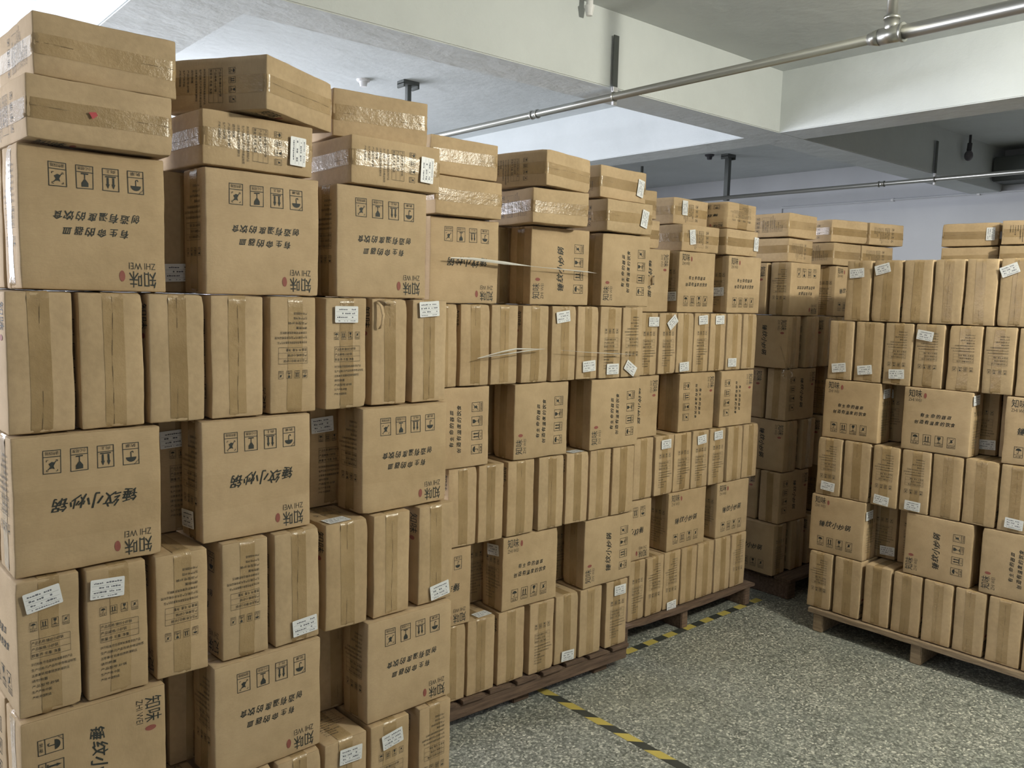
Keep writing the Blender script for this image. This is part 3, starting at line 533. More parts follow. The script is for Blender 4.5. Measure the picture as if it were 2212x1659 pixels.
('D', 5, 'b', 5.948, 2.94, 1.865, 0.0, 0.349, 0.3435, 's', 0, [], 'carton, upright slogan print, rightmost, sixth row, shaded corner stack', 0),
('A', 5, 'n', 0.728, 2.526, 1.921, 2.62, 0.157, 0.3545, 'b', 0, [], 'left recessed carton, left gap, sixth row, nearest left stack', 1),
('A', 5, 'n', 0.89, 2.534, 1.921, 2.62, 0.157, 0.3545, 'b', 0, [(-0.033, 0.06, 3.0)], 'right recessed carton with label, left gap, sixth row, nearest left stack', 1),
('A', 5, 'n', 1.172, 2.547, 1.921, 2.62, 0.157, 0.3545, 'b', 0, [], 'left recessed carton, right gap, sixth row, nearest left stack', 1),
('A', 5, 'n', 1.334, 2.554, 1.921, 2.62, 0.157, 0.3545, 'b', 0, [(0.018, 0.05, 3.0)], 'right recessed carton with label, right gap, sixth row, nearest left stack', 1),
('A', 3, 'n', 0.696, 2.492, 1.209, 2.62, 0.157, 0.3545, 't', 0, [], 'left recessed carton, left gap, fourth row, nearest left stack', 1),
('A', 3, 'n', 0.859, 2.499, 1.209, 2.62, 0.157, 0.3545, 't', 0, [(-0.033, 0.283, 3.0)], 'right recessed carton with label, left gap, fourth row, nearest left stack', 1),
('A', 3, 'n', 1.191, 2.514, 1.209, 2.62, 0.157, 0.3545, 't', 0, [], 'left recessed carton, right gap, fourth row, nearest left stack', 1),
('A', 3, 'n', 1.353, 2.522, 1.209, 2.62, 0.157, 0.3545, 't', 0, [(-0.033, 0.283, 3.0)], 'right recessed carton with label, right gap, fourth row, nearest left stack', 1),
('A', 1, 'n', 0.7, 2.459, 0.496, 2.62, 0.157, 0.3545, 'b', 0, [], 'left recessed carton, left gap, second row, nearest left stack', 1),
('A', 1, 'n', 0.862, 2.466, 0.496, 2.62, 0.157, 0.3545, 'b', 0, [], 'right recessed carton, left gap, second row, nearest left stack', 1),
('A', 1, 'n', 1.202, 2.482, 0.496, 2.62, 0.157, 0.3545, 'b', 0, [], 'left recessed carton, right gap, second row, nearest left stack', 1),
('A', 1, 'n', 1.365, 2.489, 0.496, 2.62, 0.157, 0.3545, 'b', 0, [], 'right recessed carton, right gap, second row, nearest left stack', 1),
('B', 5, 'n', 1.795, 2.985, 1.904, -1.06, 0.157, 0.3515, 'b', 0, [], 'left recessed carton, left gap, sixth row, second left stack', 1),
('B', 5, 'n', 1.958, 2.982, 1.904, -1.06, 0.157, 0.3515, 'b', 0, [], 'right recessed carton, left gap, sixth row, second left stack', 1),
('B', 5, 'n', 2.315, 2.975, 1.904, -1.06, 0.157, 0.3515, 'b', 0, [], 'left recessed carton, middle gap, sixth row, second left stack', 1),
('B', 5, 'n', 2.478, 2.972, 1.904, -1.06, 0.157, 0.3515, 'b', 0, [], 'right recessed carton, middle gap, sixth row, second left stack', 1),
('B', 5, 'n', 2.811, 2.966, 1.904, -1.06, 0.157, 0.3515, 'b', 0, [], 'left recessed carton, right gap, sixth row, second left stack', 1),
('B', 5, 'n', 2.974, 2.963, 1.904, -1.06, 0.157, 0.3515, 'b', 0, [], 'right recessed carton, right gap, sixth row, second left stack', 1),
('B', 3, 'n', 1.783, 2.999, 1.198, -1.06, 0.157, 0.3515, 'b', 0, [], 'left recessed carton, left gap, fourth row, second left stack', 1),
('B', 3, 'n', 1.946, 2.996, 1.198, -1.06, 0.157, 0.3515, 'b', 0, [], 'right recessed carton, left gap, fourth row, second left stack', 1),
('B', 3, 'n', 2.273, 2.99, 1.198, -1.06, 0.157, 0.3515, 'b', 0, [], 'left recessed carton, middle gap, fourth row, second left stack', 1),
('B', 3, 'n', 2.436, 2.987, 1.198, -1.06, 0.157, 0.3515, 'b', 0, [], 'right recessed carton, middle gap, fourth row, second left stack', 1),
('B', 3, 'n', 2.75, 2.981, 1.198, -1.06, 0.157, 0.3515, 'b', 0, [], 'left recessed carton, right gap, fourth row, second left stack', 1),
('B', 3, 'n', 2.913, 2.978, 1.198, -1.06, 0.157, 0.3515, 'b', 0, [], 'right recessed carton, right gap, fourth row, second left stack', 1),
('B', 1, 'n', 1.713, 3.015, 0.493, -1.06, 0.157, 0.3515, 't', 0, [], 'left recessed carton, left gap, second row, second left stack', 1),
('B', 1, 'n', 1.876, 3.012, 0.493, -1.06, 0.157, 0.3515, 't', 0, [], 'right recessed carton, left gap, second row, second left stack', 1),
('B', 1, 'n', 2.221, 3.005, 0.493, -1.06, 0.157, 0.3515, 't', 0, [], 'left recessed carton, middle gap, second row, second left stack', 1),
('B', 1, 'n', 2.384, 3.002, 0.493, -1.06, 0.157, 0.3515, 't', 0, [], 'right recessed carton, middle gap, second row, second left stack', 1),
('B', 1, 'n', 2.741, 2.996, 0.493, -1.06, 0.157, 0.3515, 't', 0, [], 'left recessed carton, right gap, second row, second left stack', 1),
('B', 1, 'n', 2.904, 2.993, 0.493, -1.06, 0.157, 0.3515, 't', 0, [], 'right recessed carton, right gap, second row, second left stack', 1),
('C', 5, 'n', 3.198, 3.177, 1.875, -0.21, 0.157, 0.3455, 'b', 0, [], 'left recessed carton, left gap, sixth row, third left stack', 1),
('C', 5, 'n', 3.361, 3.177, 1.875, -0.21, 0.157, 0.3455, 'b', 0, [], 'right recessed carton, left gap, sixth row, third left stack', 1),
('C', 5, 'n', 3.656, 3.176, 1.875, -0.21, 0.157, 0.3455, 'b', 0, [], 'left recessed carton, middle gap, sixth row, third left stack', 1),
('C', 5, 'n', 3.819, 3.175, 1.875, -0.21, 0.157, 0.3455, 'b', 0, [], 'right recessed carton, middle gap, sixth row, third left stack', 1),
('C', 5, 'n', 4.099, 3.174, 1.875, -0.21, 0.157, 0.3455, 'b', 0, [], 'left recessed carton, right gap, sixth row, third left stack', 1),
('C', 5, 'n', 4.262, 3.173, 1.875, -0.21, 0.157, 0.3455, 'b', 0, [], 'right recessed carton, right gap, sixth row, third left stack', 1),
('C', 3, 'n', 3.141, 3.17, 1.181, -0.21, 0.157, 0.3455, 'b', 0, [], 'left recessed carton, left gap, fourth row, third left stack', 1),
('C', 3, 'n', 3.304, 3.17, 1.181, -0.21, 0.157, 0.3455, 'b', 0, [], 'right recessed carton, left gap, fourth row, third left stack', 1),
('C', 3, 'n', 3.653, 3.169, 1.181, -0.21, 0.157, 0.3455, 'b', 0, [], 'left recessed carton, middle gap, fourth row, third left stack', 1),
('C', 3, 'n', 3.816, 3.168, 1.181, -0.21, 0.157, 0.3455, 'b', 0, [], 'right recessed carton, middle gap, fourth row, third left stack', 1),
('C', 3, 'n', 4.111, 3.167, 1.181, -0.21, 0.157, 0.3455, 'b', 0, [], 'left recessed carton, right gap, fourth row, third left stack', 1),
('C', 3, 'n', 4.274, 3.166, 1.181, -0.21, 0.157, 0.3455, 'b', 0, [], 'right recessed carton, right gap, fourth row, third left stack', 1),
('C', 1, 'n', 3.115, 3.163, 0.487, -0.21, 0.157, 0.3455, 'b', 0, [], 'left recessed carton, left gap, second row, third left stack', 1),
('C', 1, 'n', 3.278, 3.162, 0.487, -0.21, 0.157, 0.3455, 'b', 0, [], 'right recessed carton, left gap, second row, third left stack', 1),
('C', 1, 'n', 3.607, 3.161, 0.487, -0.21, 0.157, 0.3455, 'b', 0, [], 'left recessed carton, middle gap, second row, third left stack', 1),
('C', 1, 'n', 3.77, 3.16, 0.487, -0.21, 0.157, 0.3455, 'b', 0, [], 'right recessed carton, middle gap, second row, third left stack', 1),
('C', 1, 'n', 4.094, 3.159, 0.487, -0.21, 0.157, 0.3455, 'b', 0, [], 'left recessed carton, right gap, second row, third left stack', 1),
('C', 1, 'n', 4.257, 3.158, 0.487, -0.21, 0.157, 0.3455, 'b', 0, [], 'right recessed carton, right gap, second row, third left stack', 1),
('D', 5, 'n', 5.221, 3.12, 1.865, 0.0, 0.157, 0.3435, 'b', 0, [], 'left recessed carton, only gap, sixth row, shaded corner stack', 1),
('D', 5, 'n', 5.384, 3.12, 1.865, 0.0, 0.157, 0.3435, 'b', 0, [], 'right recessed carton, only gap, sixth row, shaded corner stack', 1),
('D', 3, 'n', 5.24, 3.12, 1.175, 0.0, 0.157, 0.3435, 'b', 0, [], 'left recessed carton, only gap, fourth row, shaded corner stack', 1),
('D', 3, 'n', 5.403, 3.12, 1.175, 0.0, 0.157, 0.3435, 'b', 0, [], 'right recessed carton, only gap, fourth row, shaded corner stack', 1),
('D', 1, 'n', 5.226, 3.12, 0.485, 0.0, 0.157, 0.3435, 'b', 0, [], 'left recessed carton, only gap, second row, shaded corner stack', 1),
('D', 1, 'n', 5.389, 3.12, 0.485, 0.0, 0.157, 0.3435, 'b', 0, [], 'right recessed carton, only gap, second row, shaded corner stack', 1),
('E', 3, 'n', 4.742, 2.199, 1.168, -88.53, 0.157, 0.3415, 't', 0, [(-0.026, 0.274, 3.0)], 'left recessed carton with label, left gap, fourth row, right-hand stack', 1),
('E', 3, 'n', 4.746, 2.036, 1.168, -88.53, 0.157, 0.3415, 't', 0, [], 'right recessed carton, left gap, fourth row, right-hand stack', 1),
('E', 3, 'n', 4.754, 1.709, 1.168, -88.53, 0.157, 0.3415, 't', 0, [(0.033, 0.058, 3.0)], 'left recessed carton with label, right gap, fourth row, right-hand stack', 1),
('E', 3, 'n', 4.759, 1.546, 1.168, -88.53, 0.157, 0.3415, 't', 0, [], 'right recessed carton, right gap, fourth row, right-hand stack', 1),
('E', 1, 'n', 4.734, 2.183, 0.483, -88.53, 0.157, 0.3415, 't', 0, [(0.033, 0.05, 3.0)], 'left recessed carton with label, left gap, second row, right-hand stack', 1),
('E', 1, 'n', 4.738, 2.02, 0.483, -88.53, 0.157, 0.3415, 't', 0, [], 'right recessed carton, left gap, second row, right-hand stack', 1),
('E', 1, 'n', 4.746, 1.709, 0.483, -88.53, 0.157, 0.3415, 't', 0, [], 'left recessed carton, right gap, second row, right-hand stack', 1),
('E', 1, 'n', 4.751, 1.546, 0.483, -88.53, 0.157, 0.3415, 't', 0, [], 'right recessed carton, right gap, second row, right-hand stack', 1),
('D', 1, 'n', 4.937, 3.12, 0.485, 0.0, 0.157, 0.3435, 'b', 0, [], 'carton behind the leftmost one, second row, shaded corner stack', 1),
('A', 1, 'n', 0.436, 2.447, 0.496, 2.62, 0.157, 0.3545, 'b', 0, [], 'carton behind the leftmost one, second row, nearest left stack', 1),
('D', 3, 'n', 4.951, 3.12, 1.175, 0.0, 0.157, 0.3435, 'b', 0, [], 'carton behind the leftmost one, fourth row, shaded corner stack', 1),
('A', 3, 'n', 0.441, 2.48, 1.209, 2.62, 0.157, 0.3545, 'b', 0, [], 'carton behind the leftmost one, fourth row, nearest left stack', 1),
('D', 5, 'n', 4.92, 3.12, 1.865, 0.0, 0.157, 0.3435, 'b', 0, [], 'carton behind the leftmost one, sixth row, shaded corner stack', 1),
('A', 5, 'n', 0.482, 2.515, 1.921, 2.62, 0.157, 0.3545, 'b', 0, [], 'carton behind the leftmost one, sixth row, nearest left stack', 1),
('E', 0, 'n', 4.902, 2.458, 0.14, -88.53, 0.157, 0.3415, 'b', 0, [], 'carton behind the leftmost one, bottom row, right-hand stack', 1),  # from here, unseen cartons added behind the stacks to block light
('C', 0, 'n', 4.482, 3.335, 0.14, -0.21, 0.157, 0.3455, 'b', 0, [], 'carton behind the rightmost one, bottom row, third left stack', 1),
('E', 0, 'n', 5.254, 2.467, 0.14, -88.53, 0.157, 0.3415, 'b', 0, [], 'carton behind the leftmost one, furthest back, bottom row, right-hand stack', 1),
('C', 0, 'n', 4.483, 3.687, 0.14, -0.21, 0.157, 0.3455, 'b', 0, [], 'carton behind the rightmost one, furthest back, bottom row, third left stack', 1),
('E', 1, 'n', 4.917, 2.472, 0.483, -88.53, 0.157, 0.3415, 'b', 0, [], 'carton behind the leftmost one, second row, right-hand stack', 1),
('C', 1, 'n', 4.483, 3.348, 0.487, -0.21, 0.157, 0.3455, 'b', 0, [], 'carton behind the rightmost one, second row, third left stack', 1),
('E', 1, 'n', 5.269, 2.481, 0.483, -88.53, 0.157, 0.3415, 'b', 0, [], 'carton behind the leftmost one, furthest back, second row, right-hand stack', 1),
('C', 1, 'n', 4.485, 3.7, 0.487, -0.21, 0.157, 0.3455, 'b', 0, [], 'carton behind the rightmost one, furthest back, second row, third left stack', 1),
('E', 2, 'n', 4.911, 2.452, 0.825, -88.53, 0.157, 0.3415, 'b', 0, [], 'carton behind the leftmost one, third row, right-hand stack', 1),
('C', 2, 'n', 4.559, 3.341, 0.834, -0.21, 0.157, 0.3455, 'b', 0, [], 'carton behind the rightmost one, third row, third left stack', 1),
('E', 2, 'n', 5.263, 2.461, 0.825, -88.53, 0.157, 0.3415, 'b', 0, [], 'carton behind the leftmost one, furthest back, third row, right-hand stack', 1),
('C', 2, 'n', 4.56, 3.693, 0.834, -0.21, 0.157, 0.3455, 'b', 0, [], 'carton behind the rightmost one, furthest back, third row, third left stack', 1),
('E', 3, 'n', 4.926, 2.441, 1.168, -88.53, 0.157, 0.3415, 'b', 0, [], 'carton behind the leftmost one, fourth row, right-hand stack', 1),
('C', 3, 'n', 4.475, 3.356, 1.181, -0.21, 0.157, 0.3455, 'b', 0, [], 'carton behind the rightmost one, fourth row, third left stack', 1),
('E', 3, 'n', 5.278, 2.45, 1.168, -88.53, 0.157, 0.3415, 'b', 0, [], 'carton behind the leftmost one, furthest back, fourth row, right-hand stack', 1),
('C', 3, 'n', 4.477, 3.708, 1.181, -0.21, 0.157, 0.3455, 'b', 0, [], 'carton behind the rightmost one, furthest back, fourth row, third left stack', 1),
('E', 4, 'n', 4.921, 2.434, 1.51, -88.53, 0.157, 0.3415, 'b', 0, [], 'carton behind the leftmost one, fifth row, right-hand stack', 1),
('C', 4, 'n', 4.485, 3.349, 1.528, -0.21, 0.157, 0.3455, 'b', 0, [], 'carton behind the rightmost one, fifth row, third left stack', 1),
('E', 4, 'n', 5.273, 2.443, 1.51, -88.53, 0.157, 0.3415, 'b', 0, [], 'carton behind the leftmost one, furthest back, fifth row, right-hand stack', 1),
('C', 4, 'n', 4.487, 3.701, 1.528, -0.21, 0.157, 0.3455, 'b', 0, [], 'carton behind the rightmost one, furthest back, fifth row, third left stack', 1),
('E', 5, 'n', 4.927, 2.355, 1.853, -88.53, 0.157, 0.3415, 'b', 0, [], 'carton behind the leftmost one, sixth row, right-hand stack', 1),
('C', 5, 'n', 4.51, 3.362, 1.875, -0.21, 0.157, 0.3455, 'b', 0, [], 'carton behind the rightmost one, sixth row, third left stack', 1),
('E', 5, 'n', 5.279, 2.364, 1.853, -88.53, 0.157, 0.3415, 'b', 0, [], 'carton behind the leftmost one, furthest back, sixth row, right-hand stack', 1),
('C', 5, 'n', 4.512, 3.714, 1.875, -0.21, 0.157, 0.3455, 'b', 0, [], 'carton behind the rightmost one, furthest back, sixth row, third left stack', 1),
('A', 6, 'f', 0.6, 2.296, 2.277, 3.62, 0.35, 0.1585, 'b', 0, [], 'flat-lying carton, leftmost, lower flat layer, nearest left stack', 0),
('A', 6, 'f', 1.042, 2.366, 2.277, 4.62, 0.35, 0.1585, 't', 0, [(0.12, 0.075, 88.0)], 'flat-lying carton with small text and label, middle, lower flat layer, nearest left stack', 0),
('A', 6, 'f', 1.516, 2.377, 2.277, 1.62, 0.35, 0.1585, 't', 0, [(0.115, 0.075, 87.0)], 'flat-lying carton with small text and label, rightmost, lower flat layer, nearest left stack', 0),
('A', 7, 'f', 0.63, 2.353, 2.437, 2.62, 0.35, 0.1585, 'b', 0, [], 'flat-lying carton, leftmost, upper flat layer, nearest left stack', 0),
('A', 7, 'f', 1.173, 2.371, 2.437, 31, 0.35, 0.1585, 'b', 0, [], 'flat-lying carton, middle, upper flat layer, nearest left stack', 0),
('A', 7, 'f', 1.512, 2.472, 2.437, -6, 0.35, 0.1585, 'b', 0, [], 'flat-lying carton, rightmost, upper flat layer, nearest left stack', 0),
('B', 6, 'f', 2.115, 2.768, 2.257, 0.94, 0.35, 0.1585, 'b', 0, [], 'flat-lying carton, leftmost, lower flat layer, second left stack', 0),
('B', 6, 'f', 2.589, 2.721, 2.257, -5, 0.32, 0.1585, 'b', 0, [], 'flat-lying carton, middle, lower flat layer, second left stack', 0),
('B', 6, 'f', 3.095, 2.761, 2.257, 3, 0.35, 0.1585, 'b', 0, [(0.105, 0.08, 78.0)], 'flat-lying carton with label, rightmost, lower flat layer, second left stack', 0),
('B', 7, 'f', 2.11, 2.795, 2.417, -0.06, 0.35, 0.1585, 'b', 0, [], 'flat-lying carton, leftmost, upper flat layer, second left stack', 0),
('B', 7, 'f', 2.639, 2.724, 2.417, 12, 0.35, 0.1585, 'b', 0, [], 'flat-lying carton, middle, upper flat layer, second left stack', 0),
('B', 7, 'f', 3.096, 2.816, 2.417, 5, 0.37, 0.1585, 'b', 0, [(0.13, 0.075, 80.0)], 'flat-lying carton with label, rightmost, upper flat layer, second left stack', 0),
('C', 6, 'f', 3.485, 3.043, 2.222, 1, 0.35, 0.1585, 'b', 0, [], 'flat-lying carton, leftmost, lower flat layer, third left stack', 0),
('C', 6, 'f', 4.012, 3.03, 2.222, 0, 0.35, 0.1585, 't', 0, [(-0.085, 0.085, 98.0)], 'flat-lying carton with small text and label, middle, lower flat layer, third left stack', 0),
('C', 6, 'f', 4.39, 3.009, 2.222, 3, 0.35, 0.1585, 'b', 0, [(0.15, 0.08, 88.0)], 'flat-lying carton with label, rightmost, lower flat layer, third left stack', 0),
('C', 7, 'f', 3.465, 3.053, 2.382, 1, 0.35, 0.1585, 'b', 0, [], 'flat-lying carton, leftmost, upper flat layer, third left stack', 0),
('C', 7, 'f', 4.038, 3.129, 2.382, 3, 0.35, 0.1585, 't', 0, [(-0.07, 0.1, 90.0)], 'flat-lying carton with small text and label, middle, upper flat layer, third left stack', 0),
('C', 7, 'f', 4.414, 3.037, 2.382, 5, 0.35, 0.1585, 't', 270, [], 'flat-lying carton with small text, rightmost, upper flat layer, third left stack', 0),
('D', 6, 'f', 5.054, 3.005, 2.21, 5, 0.35, 0.1585, 't', 0, [], 'flat-lying carton with small text, leftmost, lower flat layer, shaded corner stack', 0),
('D', 6, 'f', 5.535, 2.939, 2.21, -2, 0.35, 0.1585, 'b', 0, [], 'flat-lying carton, middle, lower flat layer, shaded corner stack', 0),
('D', 6, 'f', 5.892, 2.9, 2.21, -10, 0.35, 0.1585, 't', 0, [], 'flat-lying carton with small text, rightmost, lower flat layer, shaded corner stack', 0),
('D', 7, 'f', 5.045, 2.993, 2.37, 1, 0.35, 0.1585, 'b', 0, [], 'flat-lying carton, leftmost, upper flat layer, shaded corner stack', 0),
('D', 7, 'f', 5.57, 2.948, 2.37, -14, 0.35, 0.1585, 'b', 0, [], 'flat-lying carton, middle, upper flat layer, shaded corner stack', 0),
('D', 7, 'f', 5.93, 2.863, 2.37, -14, 0.35, 0.1585, 't', 0, [], 'flat-lying carton with small text, rightmost, upper flat layer, shaded corner stack', 0),
('E', 6, 'f', 5.994, 2.327, 2.196, -82, 0.35, 0.1585, 'b', 0, [], 'flat-lying carton, leftmost, lower flat layer, right-hand stack', 0),
('E', 6, 'f', 5.948, 1.946, 2.196, -84, 0.35, 0.1585, 'b', 0, [], 'flat-lying carton, rightmost, lower flat layer, right-hand stack', 0),
('E', 7, 'f', 6.011, 2.336, 2.356, -83, 0.35, 0.1585, 'b', 0, [(0.125, 0.08, 90.0)], 'flat-lying carton with label, leftmost, upper flat layer, right-hand stack', 0),
('E', 7, 'f', 5.968, 1.946, 2.356, -84, 0.35, 0.1585, 't', 0, [], 'flat-lying carton with small text, rightmost, upper flat layer, right-hand stack', 0),
('E', 0, 'b', 6.161, 2.321, 0.14, -83, 0.35, 0.3366, 's', 0, [], 'carton in the back column, left, bottom row, right-hand stack', 1),
('E', 0, 'b', 6.121, 1.941, 0.14, -83, 0.35, 0.3366, 's', 0, [], 'carton in the back column, right, bottom row, right-hand stack', 1),
('E', 1, 'b', 6.161, 2.321, 0.483, -83, 0.35, 0.3366, 's', 0, [], 'carton in the back column, left, second row, right-hand stack', 1),
('E', 1, 'b', 6.121, 1.941, 0.483, -83, 0.35, 0.3366, 's', 0, [], 'carton in the back column, right, second row, right-hand stack', 1),
('E', 2, 'b', 6.161, 2.321, 0.825, -83, 0.35, 0.3366, 's', 0, [], 'carton in the back column, left, third row, right-hand stack', 1),
('E', 2, 'b', 6.121, 1.941, 0.825, -83, 0.35, 0.3366, 's', 0, [], 'carton in the back column, right, third row, right-hand stack', 1),
('E', 3, 'b', 6.161, 2.321, 1.168, -83, 0.35, 0.3366, 's', 0, [], 'carton in the back column, left, fourth row, right-hand stack', 1),
('E', 3, 'b', 6.121, 1.941, 1.168, -83, 0.35, 0.3366, 's', 0, [], 'carton in the back column, right, fourth row, right-hand stack', 1),
('E', 4, 'b', 6.161, 2.321, 1.51, -83, 0.35, 0.3366, 's', 0, [], 'carton in the back column, left, fifth row, right-hand stack', 1),
('E', 4, 'b', 6.121, 1.941, 1.51, -83, 0.35, 0.3366, 's', 0, [], 'carton in the back column, right, fifth row, right-hand stack', 1),
('E', 5, 'b', 6.161, 2.321, 1.853, -83, 0.35, 0.3366, 's', 0, [], 'carton in the back column, left, sixth row, right-hand stack', 1),
('E', 5, 'b', 6.121, 1.941, 1.853, -83, 0.35, 0.3366, 's', 0, [], 'carton in the back column, right, sixth row, right-hand stack', 1)]

rnd=random.Random(7); nst=0
GROUP='cardboard cartons stacked on the pallets'
for i,(pal,row,kind,X,Y,Z,yaw,w,h,face,rot,st,lab,hid) in enumerate(BOXES):
    dep=D0 if kind=='b' else .345
    a=math.radians(yaw+(rnd.uniform(-.6,.6) if kind=='b' and not hid else 0)); push=rnd.uniform(-.003,.003)
    t=empty('cardboard_box',(X-math.sin(a)*(dep/2+push),Y+math.cos(a)*(dep/2+push),Z),a,lab,'box',GROUP)
    if kind=='b': Rm=R('Y',-rot); bk=face
    else:
        Rm=R('Z',-90) if face=='t' else R('Z',-90)@R('Y',90 if i%2 else -90)
        Rm=R('Y',rot)@Rm; bk='sw'[i%2]
        if kind=='f': Rm=R('Y',-90 if rot else 90)@Rm
    tgt=Vector((w,dep-.002,h)); inv=Rm.inverted().to_3x3()@tgt; tgt=Vector((w,dep-.002,h)); inv=inv; sc=Vector(((abs(inv.x)-.0045)/W0,(abs(inv.y)-.0085)/D0,(abs(inv.z)-.0035)/W0))
    M=Matrix.Translation((0,0,h/2))@Rm@Matrix.Diagonal((*sc,1))
    s=1+(i*7+row*3)%NV
    obj('box_body',BODY[(bk,s)],t,M); obj('packing_tape',TAPE[s],t,M)
    for q in st:
        if len(q)>3:
            lx,ly,lz,ang,sd=q
            Ms=Matrix.Translation((lx,ly-dep/2,lz))@(R('X',-90)@R('Y',-ang) if sd==0 else (R('Z',-90) if sd==1 else R('Z',90))@R('Y',-ang))
            obj('shipping_label',STK[nst%5],t,Ms); nst+=1; continue
        lx,lz,ang=q
        off=.004 if kind!='b' else .007
        obj('shipping_label',STK[nst%5],t,Matrix.Translation((lx,-dep/2-off,lz))@R('Y',-ang)); nst+=1
def curl(t,name,pts,w,m=card,label=None):
    mb=MB(); vs=[]
    for (x,y,z) in pts: vs+=[(x-w/2,y,z),(x+w/2,y,z+.002)]
    mb.add(vs,[(2*i,2*i+1,2*i+3,2*i+2) for i in range(len(pts)-1)]); o=obj(name,mb.mesh(name,[m],smooth=True),t)
    md=o.modifiers.new('thickness','SOLIDIFY'); md.thickness=.0015
    if label: o['label']=label
    return o
for t in [o for o in COL.objects if o.get('label','').endswith('seventh from left, fifth row, nearest left stack')]:
    curl(t,'torn_flap',[(-.055,-.176,.345),(-.045,-.186,.33),(-.04,-.192,.30),(-.043,-.190,.27),(-.046,-.180,.255)],.010,label='curled torn cardboard strip')
    curl(t,'torn_flap',[(-.04,-.177,.348),(-.02,-.187,.345),(.0,-.186,.338)],.03)
for t in [o for o in COL.objects if o.get('label','').endswith('leftmost, lower flat layer, nearest left stack')]:
    mb=MB(); mb.add([(-.035,-.1775,.083),(-.018,-.1778,.086),(-.014,-.1778,.078),(-.026,-.178,.068)],[(0,1,2,3)])
    o=obj('red_sticker_scrap',mb.mesh('red_sticker_scrap',[mat('red_paper',(.45,.05,.06),.5)]),t); o['label']='small torn red sticker scrap'
# ---------------- pallets ----------------
def pallet(x,y,yawd,w,d,label,bearers,wd,dth=.022,stringer=False,bw=.06,warp=0):
    t=empty('wooden_pallet',(x,y,0),math.radians(yawd),label,'pallet','wooden pallets under the carton stacks')
    top=.137; n=7 if not stringer else 9
    L_=d if not stringer else w; pw=L_/n*.8
    for i in range(n):
        q=i*(L_-pw)/(n-1); mb=MB(); m=14; vs=[]
        if not stringer:
            for j in range(m+1):
                xx=w*j/m; dz=-abs(warp)*(.3*math.sin(PI*j/m)) +.0012*math.sin(j*2.1+i)
                if warp and i==0 and j>m-4: dz+=0
                e=.0015*math.sin(j*1.7+i*3)
                vs+=[(xx,q+e,top-dth+dz-abs(dz)),(xx,q+pw,top-dth+dz-abs(dz)),(xx,q+pw,top),(xx,q+e,top)]
            fs=[]
            for j in range(m):
                for k in range(4): fs.append((4*j+k,4*j+(k+1)%4,4*j+4+(k+1)%4,4*j+4+k))
            fs+=[(0,1,2,3),(4*m+3,4*m+2,4*m+1,4*m)]
            mb.add(vs,fs)
        else: mb.box((q,-.004*(i%3),top-dth),(q+pw,d,top))
        obj('deck_board',mb.mesh('deck_board',[wd],bev=.002),t)
    if stringer:
        for q in (0.006,d/2-.05,d-.1):
            mb=MB(); mb.box((0,q,.052),(w,q+.09,top-dth)); obj('stringer',mb.mesh('stringer',[wd],bev=.004),t)
        for q in (.05,d/2-.05,d-.14):
            for u in bearers: mb=MB(); mb.box((u,q,0),(u+.1,q+.09,.052)); obj('block',mb.mesh('block',[wd],bev=.004),t)
    else:
        for u in bearers: mb=MB(); mb.box((u,.012,0),(u+bw,d-.01,top-dth)); obj('bearer',mb.mesh('bearer',[wd],bev=.005),t)
    return t
def fpos(y0,yawd,u,v):
    a=math.radians(yawd); return (u*math.cos(a)-(y0+v)*math.sin(a), u*math.sin(a)+(y0+v)*math.cos(a))
pallet(*fpos(2.219,2.62,.45,-.01),2.62,1.42,1.05,'wooden pallet under the nearest left carton stack',(.0,.68,1.36),wood)
pallet(*fpos(2.876,-1.06,1.80,-.012),-1.06,1.40,1.05,'red-brown wooden pallet under the second left carton stack',(.1,.66,1.2),wood2,stringer=True,dth=.018)
pallet(*fpos(2.989,-.21,3.36,-.03),-.21,1.26,1.05,'battered wooden pallet with warped front board, third left carton stack',(.0,.53,1.17),wood2,dth=.016,warp=.02)
pallet(4.87,2.83,0,1.2,1.1,'dark wooden pallet under the shaded corner carton stack',(.0,.56,1.1),wood2,stringer=False,bw=.09)
pallet(*fpos(4.602,-88.53,-2.385,-.02),-88.53,1.47,1.9,'pale wooden pallet under the right-hand carton stack',(.03,.60,1.36),wood,dth=.028)
# splintered board ends sticking out under the third stack
# ---------------- stretch film ----------------
def film_sheet(name,pts,z0,z1,label,dz=.0,seed=1):
    """band of clear film following a plan polyline"""
    mb=MB(); P=[]
    for (a,b) in zip(pts,pts[1:]):
        n=max(2,int(math.dist(a,b)/.03))
        for i in range(n): P.append((a[0]+(b[0]-a[0])*i/n,a[1]+(b[1]-a[1])*i/n))
    P.append(pts[-1]); R_=8; vs=[]
    for i,(x,y) in enumerate(P):
        w=.85+.15*math.sin(i*.09+seed)
        for j in range(R_+1):
            t=j/R_; z=z0+dz*i/len(P)+(z1-z0)*(.5+(t-.5)*w)
            vs.append((x,y-.004+.003*noise.noise(Vector((i*.06,t*2.5,seed))),z+.004*math.sin(i*.21+seed)))
    c=R_+1; mb.add(vs,[(i*c+j,(i+1)*c+j,(i+1)*c+j+1,i*c+j+1) for i in range(len(P)-1) for j in range(R_)])
    o=obj('stretch_film',mb.mesh('stretch_film',[film],smooth=True)); tag(o,label,'plastic film','bands of clear stretch film round the stacks'); return o
fold_glintm=mat('pale_fold_glint',(.62,.60,.56),.1); PB(fold_glintm).inputs['Specular IOR Level'].default_value=.8  # pale colour stands in for light glinting off the film folds
